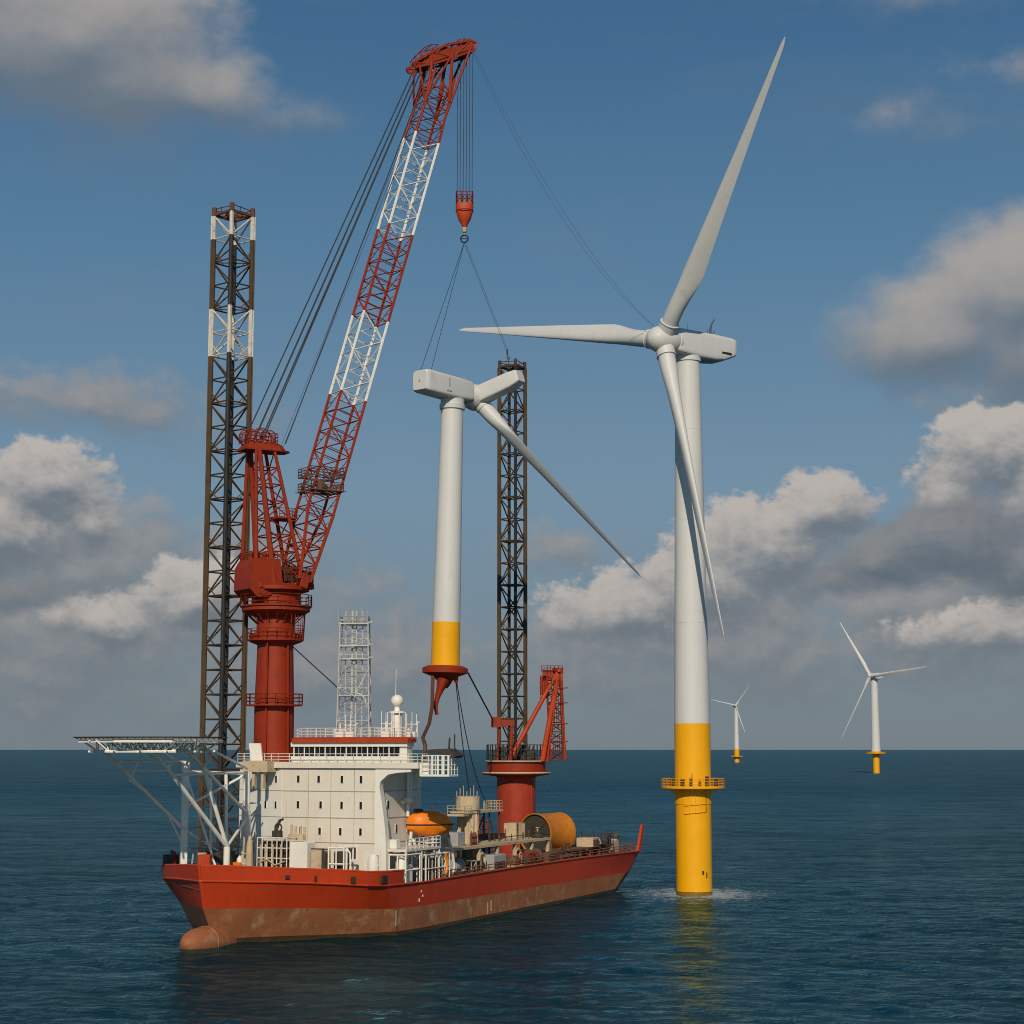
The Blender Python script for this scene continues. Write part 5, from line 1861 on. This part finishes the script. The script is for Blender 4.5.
m2.tube(sh(15, 12.4, 10.2), sh(15, 14.7, 10.2), .08); m2.tube(sh(15, 12.4, 8.8), sh(15, 14.7, 8.8), .08)
gear('deck_tank', 'small white upright tank with pipes at the port front corner of the block', 'tank', 15.2, 13.6, 7, [('tank', m1, M_white), ('pipe', m2, M_white)], FG)
m1 = MB(); m1.lathe(sh(11.8, -2.6), [(.5, 7), (.5, 9.6), (.4, 11.2), (.15, 12.4)], n=12); m1.tube(sh(11.8, -3.6, 7), sh(11.8, -3.4, 13.0), .12); m1.tube(sh(11.8, -3.9, 10), sh(11.8, -2.2, 10.3), .1)
m2 = MB(); sbox(m2, 11.5, 12.5, -4.4, -3.0, 7, 9.5, .06)
gear('vent_pipes', 'cluster of cream vent pipes between the helideck post and the dark cage', 'vent pipes', 11.8, -2.8, 7, [('pipe', m1, M_beige), ('box', m2, M_beige)], FG)
m1 = MB(); m1.path([sh(16, -1.4, 12.1), sh(16, -1.2, 13.2), sh(16, -.7, 14.2), sh(16, -.2, 14.4)], [.3, .25, .2, .15], 8); m1.ring(sh(15.8, -.8, 13.3), .5, .12, UA, 16); sbox(m1, 15.5, 16.3, -1.6, -.4, 12.1, 12.9, .05)
gear('hose_reel', 'dark fire monitor on top of the deck cage by the white corner plating', 'monitor', 16, -1, 12.1, [('body', m1, M_dark)], FG)
m1 = MB()
for v in (1.0, 1.6, 2.4, 2.9):
    m1.tube(sh(16, v, 11.6), sh(16, v + .1, 13.7 - .3 * (v % 1)), .15, n=8)
sbox(m1, 15.6, 16.4, .8, 3.0, 11.6, 12.5, .05)
gear('deck_vent', 'row of short brown vent heads above the deck cage and white locker', 'vents', 16, 2, 11.6, [('body', m1, M_beige)], FG)
m1 = MB(); sbox(m1, 6.2, 7.6, -1.7, -.2, 7, 9.3, .1); m1.lathe(sh(6.9, -.95, 9.2), [(.35, 0), (.3, .7), (.05, 1.0)], n=12)
m2 = MB(); m2.obox(sh(6.0, -.9, 9.1), UP, UA, Z, .75, .12, .3)
gear('windlass', 'small orange and white anchor windlass right of the red fairlead box', 'windlass', 6.9, -.9, 7, [('drum', m2, M_orange), ('body', m1, M_white)], FG)
m1 = MB()
for k in range(7):
    v = -15.0 + k * .5
    m1.tube(sh(12.5 - k * .6, v, 7), sh(12.5 - k * .6, v, 10.3 - .2 * (k % 3)), .13, n=6)
for k in range(3):
    m1.tube(sh(12.5, -15.0, 8.4 + .8 * k), sh(8.9, -12, 8.4 + .8 * k), .09)
m2 = MB(); sbox(m2, 9, 11.5, -14.0, -12.0, 7, 9.9, .08)
gear('mooring_winch', 'dark mooring winch with posts at the left corner of the bow', 'winch', 11, -13.5, 7, [('frame', m1, M_red), ('winch', m2, M_dark)], FG)
m1 = MB(); m1.lathe(sh(4.0, -4.6), [(.5, 7), (.5, 10.2), (.6, 10.3), (.6, 10.6)], n=14)
gear('bollard', 'single beige bollard between the helideck post and the red fairlead box', 'bollard', 4, -4.6, 7, [('body', m1, M_beige)], FG)
m1 = MB()
for k in range(9):
    u = 8 + 1.1 * k
    v = -9 + .45 * k
    m1.tube(sh(u, v, 7), sh(u + .3, v + .3, 11 + (k * 7 % 5) * 1.6), .12 + .03 * (k % 3), n=6)
m1.tube(sh(8, -9, 10.8), sh(16, -5.5, 10.8), .14); m1.tube(sh(8, -9, 13.5), sh(16, -5.5, 13.2), .12); m1.tube(sh(9, -8, 16.0), sh(17, -5.0, 16.4), .12)
m2 = MB(); sbox(m2, 9, 12.5, -8.2, -5.2, 7, 10.4, .08); sbox(m2, 13, 15, -8.6, -6.2, 7, 9.8, .08)
gear('leg_guide', 'dirty grey leg guide frame and machinery under the helideck truss', 'leg guide', 11, -7, 7, [('pipe', m1, M_grey), ('machinery', m2, M_dark)], FG)

# ---- port side walkways abaft the block
m1 = MB()
sbox(m1, 20.4, 30.5, 12.2, 15.6, 10.3, 10.6)
for u in (20.6, 25, 30.2):
    m1.tube(sh(u, 15.4, 6), sh(u, 15.4, 10.3), .17, n=6); m1.tube(sh(u, 12.5, 6), sh(u, 12.5, 10.3), .14, n=6)
m2 = MB(); m2.rail([sh(20.5, 15.5, 10.6), sh(30.4, 15.5, 10.6), sh(30.4, 12.3, 10.6)], 1.3, 1.2, .07, 3)
m3 = MB(); sbox(m3, 21.0, 22.2, 12.6, 13.8, 10.6, 11.8, .08)
gear('side_platform', 'cream walkway platform along the port side of the block', 'platform', 25, 14, 6, [('deck', m1, M_cream), ('railing', m2, M_white), ('cabinet', m3, M_white)])
m1 = cage(26, 33.0, 13.6, 15.6, 6.0, 9.6, .09, 3, 2)
for k in range(7):
    m1.tube(sh(26 + k, 15.5, 6), sh(26 + k, 15.5, 9.4 - .25 * (k % 3)), .06, n=5)
m2 = MB(); sbox(m2, 27, 29.6, 13.8, 15.2, 6, 9.0, .08); sbox(m2, 30.4, 32.2, 13.8, 15.0, 6, 8.2, .08)
m3 = MB(); m3.path([sh(31.6, 15.7, 9.5), sh(32.1, 15.7, 8.6), sh(32.0, 15.7, 7.4), sh(31.5, 15.7, 6.8)], .2, 8)
gear('gangway_frame', 'white boarding gangway frame below the orange lifeboat', 'gangway', 29, 14.5, 6, [('frame', m1, M_cream), ('cabinet', m2, M_dark), ('chute', m3, M_orange)])
m1 = cage(20.2, 24.2, 13.2, 15.6, 6.0, 9.9, .12, 2, 2)
m2 = MB(); m2.lathe(sh(21.4, 14.4), [(.8, 6), (.8, 8.9), (.5, 9.5), (.1, 9.7)], n=16); sbox(m2, 22.6, 23.8, 13.4, 14.6, 6, 8.6, .06)
gear('deck_stair', 'white caged stair landing at the break of the foredeck', 'stair', 22, 14.4, 6, [('frame', m1, M_white), ('tank', m2, M_white)])

# ---- main deck gear towards the stern
m1 = MB()
sbox(m1, 36.5, 76, 4.0, 12.4, 9.3, 9.65); 
for u in np.arange(37, 76.5, 6.4):
    sbox(m1, u, u + .5, 11.8, 12.3, 5.95, 9.3)
gear('deck_walkway', 'long beige raised working platform on the main deck beside the beige column', 'platform', 56, 9, 6, [('deck', m1, M_beige)])
m1 = MB(); sbox(m1, 74.5, 100, 6.5, 13.0, 7.1, 7.4)
for u in np.arange(75, 100, 4.2):
    sbox(m1, u, u + .35, 12.5, 12.9, 5.95, 7.1)
gear('stern_platform', 'low beige platform under the orange drum at the stern', 'platform', 87, 9, 6, [('deck', m1, M_deck)])
DG = 'boxes and machines along the port deck edge'
random.seed(21)
specs = [('winch', 38.8, 13.6, 'grey winch under the edge of the beige platform, just right of the lifeboat davit'),
         ('pump', 46.5, 13.5, 'dark pump set beneath the beige platform left of the column foot'),
         ('generator', 52.5, 13.4, 'pale generator casing beneath the beige platform below the column'),
         ('pump', 59.0, 13.6, 'rusty pump set beneath the beige platform right of the column'),
         ('winch', 66.5, 13.4, 'brown winch on deck in front of the stern crane pedestal'),
         ('generator', 72.5, 13.5, 'low brown casing left of the orange drum')]
for i, (kind, u, v, lb) in enumerate(specs):
    a = MB(); b = MB()
    if kind == 'winch':
        a.lathe(sh(u - 1.6, v, 7.3), [(1.1, 0), (1.1, .2), (.7, .22), (.7, 2.8), (1.1, 2.82), (1.1, 3.0)], UA, 20)
        sbox(b, u - 2, u + 2.2, v - 1.0, v + .9, 5.95, 6.6, .06)
        sbox(b, u + 1.5, u + 2.6, v - .7, v + .6, 6.6, 8.4, .08)
        pr = [('drum', a, M_grey if i == 0 else M_deck), ('bed', b, M_dark)]
    elif kind == 'pump':
        a.lathe(sh(u - 1.2, v, 7.0), [(.2, -.3), (.8, 0), (.8, 1.6), (.5, 1.9), (.5, 2.8)], UA, 18)
        sbox(b, u - 1.8, u + 2, v - .8, v + .8, 5.95, 6.4, .05)
        b.path([sh(u + .4, v, 7.4), sh(u + .6, v, 8.4), sh(u + 1.6, v, 8.7), sh(u + 2.4, v, 8.2), sh(u + 2.4, v, 6)], .2, 8)
        pr = [('body', a, M_dark if i == 1 else M_deck), ('pipe', b, M_beige)]
    else:
        sbox(a, u - 2.2, u + 2.2, v - .9, v + .9, 5.95, 8.3 if i == 2 else 7.6, .12)
        sbox(b, u - 1.9, u + 1.7, v + .9, v + .96, 6.4, 7.3)
        a.tube(sh(u + 1, v, 7.5), sh(u + 1, v, 9.0), .18)
        pr = [('casing', a, M_grey if i == 2 else M_deck), ('louvre', b, M_dark)]
    gear(kind if kind != 'winch' else 'deck_winch', lb, kind, u, v, 6, pr, DG)

SG = 'gear on the stern deck'
a = MB(); a.lathe(sh(96.0, 9.5, 8.6), [(1.25, 0), (1.25, .15), (.6, .17), (.6, 2.0), (1.25, 2.02), (1.25, 2.2)], unit(UP + UA * .3), 20); b = MB(); sbox(b, 94.6, 98, 9.0, 12.2, 7.4, 8.0, .05)
gear('mooring_winch', 'mooring winch with a dark round drum on the stern deck right of the orange drum', 'winch', 96, 10, 7.4, [('drum', a, M_dark), ('bed', b, M_beige)], SG)
a = MB(); sbox(a, 91.5, 94.5, 10.5, 13.4, 7.4, 8.9, .06); b = MB(); sbox(b, 91.8, 94.2, 13.4, 13.46, 7.6, 8.6)
gear('deck_box', 'pale brown deck box next to the right end of the orange drum', 'box', 93, 12, 7.4, [('body', a, M_beige), ('door', b, M_deck)], SG)
a = MB(); sbox(a, 99.5, 103.2, 10.0, 13.6, 5.95, 8.0, .06); b = MB(); sbox(b, 99.7, 103.0, 10.2, 13.4, 8.0, 8.25, .05)
gear('deck_box', 'beige hatch box between the stern winch and the stern horn', 'box', 101, 12, 6, [('body', a, M_beige), ('cover', b, M_white)], SG)
a = MB(); a.lathe(sh(104.2, 12.6), [(.6, 6), (.5, 7.4), (.75, 7.6), (.55, 8.2), (.75, 8.8), (.6, 9.0), (.1, 9.05)], n=14); b = MB(); b.tube(sh(104.2, 11.2, 6), sh(104.2, 11.2, 9.5), .15)
gear('capstan', 'rusty capstan close by the leaning stern horn', 'capstan', 104, 12.6, 6, [('head', a, M_deck), ('pipe', b, M_dark)], SG)
a = MB()
for k in range(5):
    a.tube(sh(92 + 2.2 * k, 4.0 + .4 * k, 6), sh(92 + 2.2 * k, 4.0 + .4 * k, 10.2 - .5 * (k % 3)), .12, n=6)
a.tube(sh(92, 4, 9), sh(101, 5.6, 9), .1); a.tube(sh(92, 4, 7.6), sh(101, 5.6, 7.6), .1)
b = MB(); sbox(b, 93, 98, 2.6, 5.4, 5.95, 8.6, .08); sbox(b, 99, 102, 0, 5.0, 5.95, 7.8, .08)
gear('cable_machine', 'dark cable handling frame behind the stern winch', 'frame', 96, 4, 6, [('post', a, M_dark), ('machinery', b, M_dark)], SG)
a = MB(); sbox(a, 66, 72, 2.0, 6.6, 9.65, 10.4, .06); b = MB()
for k in range(6):
    b.tube(sh(60 + 2.2 * k, 10.8, 9.65), sh(60 + 2.2 * k, 10.8, 10.7 + .3 * (k % 2)), .09, n=5)
b.tube(sh(59.5, 10.8, 10.3), sh(71.5, 10.8, 10.3), .08)
gear('pipe_rack', 'low pipe rack on the beige platform before the red stern pedestal', 'rack', 66, 8, 9.65, [('bed', a, M_deck), ('post', b, M_deck)], DG)
a = MB(); a.lathe(sh(44.0, 9.0), [(1.1, 9.65), (1.1, 12.0), (.8, 12.6), (.2, 12.8)], n=18); b = MB(); sbox(b, 46, 48.5, 8, 10.6, 9.65, 11.6, .08)
gear('deck_machine', 'dark cluster of tank and cabinet between the lifeboat and the beige column', 'machinery', 45, 9, 9.65, [('tank', a, M_dark), ('cabinet', b, M_grey)], DG)
a = MB()
for k in range(5):
    a.tube(sh(66 + 1.5 * k, 3.2, 9.65), sh(66 + 1.5 * k, 3.2, 15.5 - .8 * k), .14, n=6)
a.tube(sh(66, 3.2, 13), sh(72, 3.2, 12.0), .1); a.tube(sh(66, 3.2, 11), sh(72, 3.2, 11.0), .1)
gear('standpipes', 'group of red standpipes left of the red stern pedestal', 'pipes', 69, 3.2, 9.65, [('pipe', a, M_red)], DG)

random.seed(77)
CG = 'small loose gear on the main deck'
smalls = [
    (39.5, 10.6, 9.65, 'hose_coil', 'coil', 'dark coiled hose lying on the beige platform behind the lifeboat'),
    (50.0, 11.2, 9.65, 'gas_rack', 'rack', 'upright rack of thin brown bottles at the foot of the beige column'),
    (59.5, 6.0, 9.65, 'gas_rack', 'rack', 'upright rack of thin bottles between the beige column and the red pedestal'),
    (74.0, 11.0, 9.65, 'hose_coil', 'coil', 'dark coiled hose at the right end of the beige platform'),
    (81.0, 12.6, 7.4, 'chain_pile', 'pile', 'heap of rusty chain at the foot of the orange drum'),
    (98.5, 7.0, 5.95, 'gas_rack', 'rack', 'rack of thin bottles standing behind the stern mooring winch'),
    (103.0, 6.0, 5.95, 'hose_coil', 'coil', 'dark coiled hose beside the rusty capstan at the stern')]
for u, v, z, nm, ct, lb in smalls:
    a = MB(); b = MB()
    if nm == 'hose_coil':
        for k in range(5):
            a.ring(sh(u, v, z + .14 + .2 * k), .85 - .05 * k, .13, Z, 18, 6)
        b.lathe(sh(u, v, z), [(.12, 0), (.12, 1.5), (.3, 1.55), (.3, 1.65)], n=10)
        pr = [('hose', a, M_dark), ('post', b, M_beige)]
    elif nm == 'gas_rack':
        for k in range(5):
            q = sh(u + .42 * k - .9, v, z)
            a.lathe(q, [(.18, 0), (.18, 1.45), (.08, 1.65), (.08, 1.85)], n=10)
        for zz_ in (.4, 1.2):
            b.tube(sh(u - 1.2, v + .22, z + zz_), sh(u + 1.1, v + .22, z + zz_), .05, n=5)
        for q in (-1.2, 1.1):
            b.tube(sh(u + q, v + .22, z), sh(u + q, v + .22, z + 2.1), .06, n=5)
        pr = [('bottle_row', a, M_deck), ('frame', b, M_red)]
    else:
        for k in range(34):
            r0 = random.random() * 1.1; a0 = random.random() * 6.28
            a.ring(sh(u + r0 * math.cos(a0), v + r0 * math.sin(a0), z + .12 + .45 * max(0, 1 - r0) * random.random()), .2, .06, (random.random() - .5, random.random() - .5, random.random()), 10, 5)
        b.lathe(sh(u + 1.5, v, z), [(.3, 0), (.3, .9), (.38, .95), (.38, 1.1)], n=12)
        pr = [('chain', a, M_deck), ('stopper', b, M_dark)]
    gear(nm, lb, ct, u, v, z, pr, CG)

PG = 'stores stacked on the main deck'
stores = [
    ('pipe_bundle', 'bundle of long rusty pipes lying beside the low platform under the orange drum', 'pipes', 78, 14.4, 5.95),
    ('deck_skid', 'open red machinery skid between the pale generator casing and the brown winch', 'skid', 62.8, 14.4, 5.95),
    ('deck_skid', 'open beige machinery skid between the grey winch and the dark pump set', 'skid', 42.6, 14.4, 5.95),
    ('deck_container', 'little beige store container on the beige platform left of the red pedestal', 'container', 73.0, 7.5, 9.65),
    ('pipe_bundle', 'bundle of pale pipes on the stern deck behind the beige hatch box', 'pipes', 101, 8.0, 5.95),
    ('deck_skid', 'dark machinery skid on the low platform right of the pale brown deck box', 'skid', 97.0, 13.6, 7.4),
    ('deck_container', 'squat grey store container on the beige platform beside the dark tank', 'container', 40.8, 7.4, 9.65)]
for q, (nm, lb, ct, u, v, z) in enumerate(stores):
    a = MB(); b = MB()
    if nm == 'pipe_bundle':
        for k in range(9):
            a.tube(sh(u - 3.4 + .2 * (k % 4), v - .8 + .42 * (k % 5), z + .35 + .38 * (k // 5)), sh(u + 3.2 + .3 * (k % 3), v - .8 + .42 * (k % 5), z + .35 + .38 * (k // 5)), .19, n=8)
        for w in (-2.2, 0, 2.2):
            sbox(b, u + w - .12, u + w + .12, v - 1.1, v + 1.2, z, z + .17)
            for e in (-1.05, 1.15):
                b.tube(sh(u + w, v + e, z), sh(u + w, v + e, z + 1.4), .07, n=5)
        pr = [('pipe_stack', a, M_deck if q == 0 else M_beige), ('cradle', b, M_dark)]
    elif nm == 'deck_skid':
        for e in (-.7, .7):
            a.beam(sh(u - 1.6, v + e, z + .15), sh(u + 1.6, v + e, z + .15), .2, .25)
        for w in (-1.6, 0, 1.6):
            for e in (-.7, .7):
                a.tube(sh(u + w, v + e, z), sh(u + w, v + e, z + 2.0), .07, n=5)
            a.tube(sh(u + w, v - .7, z + 2.0), sh(u + w, v + .7, z + 2.0), .07, n=5)
        for e in (-.7, .7):
            a.tube(sh(u - 1.6, v + e, z + 2.0), sh(u + 1.6, v + e, z + 2.0), .07, n=5)
            a.tube(sh(u - 1.6, v + e, z + .2), sh(u, v + e, z + 2.0), .05, n=5)
        b.lathe(sh(u - 1.1, v, z + .95), [(.1, -.2), (.55, 0), (.6, .9), (.35, 1.0), (.35, 1.8), (.5, 1.85), (.5, 2.2)], UA, 16)
        b.path([sh(u + .2, v, z + .9), sh(u + .3, v + .3, z + 1.6), sh(u + 1.0, v + .4, z + 1.8), sh(u + 1.3, v + .4, z + .3)], .12, 7)
        sbox(b, u - 1.3, u + 1.3, v - .4, v + .4, z + .28, z + .5)
        pr = [('frame', a, (M_red, M_red, M_beige, M_red, M_red, M_dark)[q]), ('machine', b, M_dark)]
    else:
        sbox(a, u - 1.5, u + 1.5, v - 1.2, v + 1.2, z, z + 2.3, .06)
        for k in range(8):
            sbox(a, u - 1.3 + .34 * k, u - 1.16 + .34 * k, v + 1.2, v + 1.25, z + .2, z + 2.1)
        for w in (-1.5, 1.5):
            sbox(b, u + w - .1, u + w + .1, v + 1.05, v + 1.28, z, z + 2.36)
        pr = [('body', a, M_beige if q == 3 else M_grey), ('corner_post', b, M_dark)]
    if nm == 'deck_container':
        b2 = MB(); b = MB()
        sbox(b, u - 1.6, u - 1.4, v + 1.05, v + 1.28, z, z + 2.36); sbox(b2, u + 1.4, u + 1.6, v + 1.05, v + 1.28, z, z + 2.36)
        pr = [pr[0], ('corner_post', b, M_dark), ('corner_post', b2, M_dark)]
    gear(nm, lb, ct, u, v, z, pr, PG)
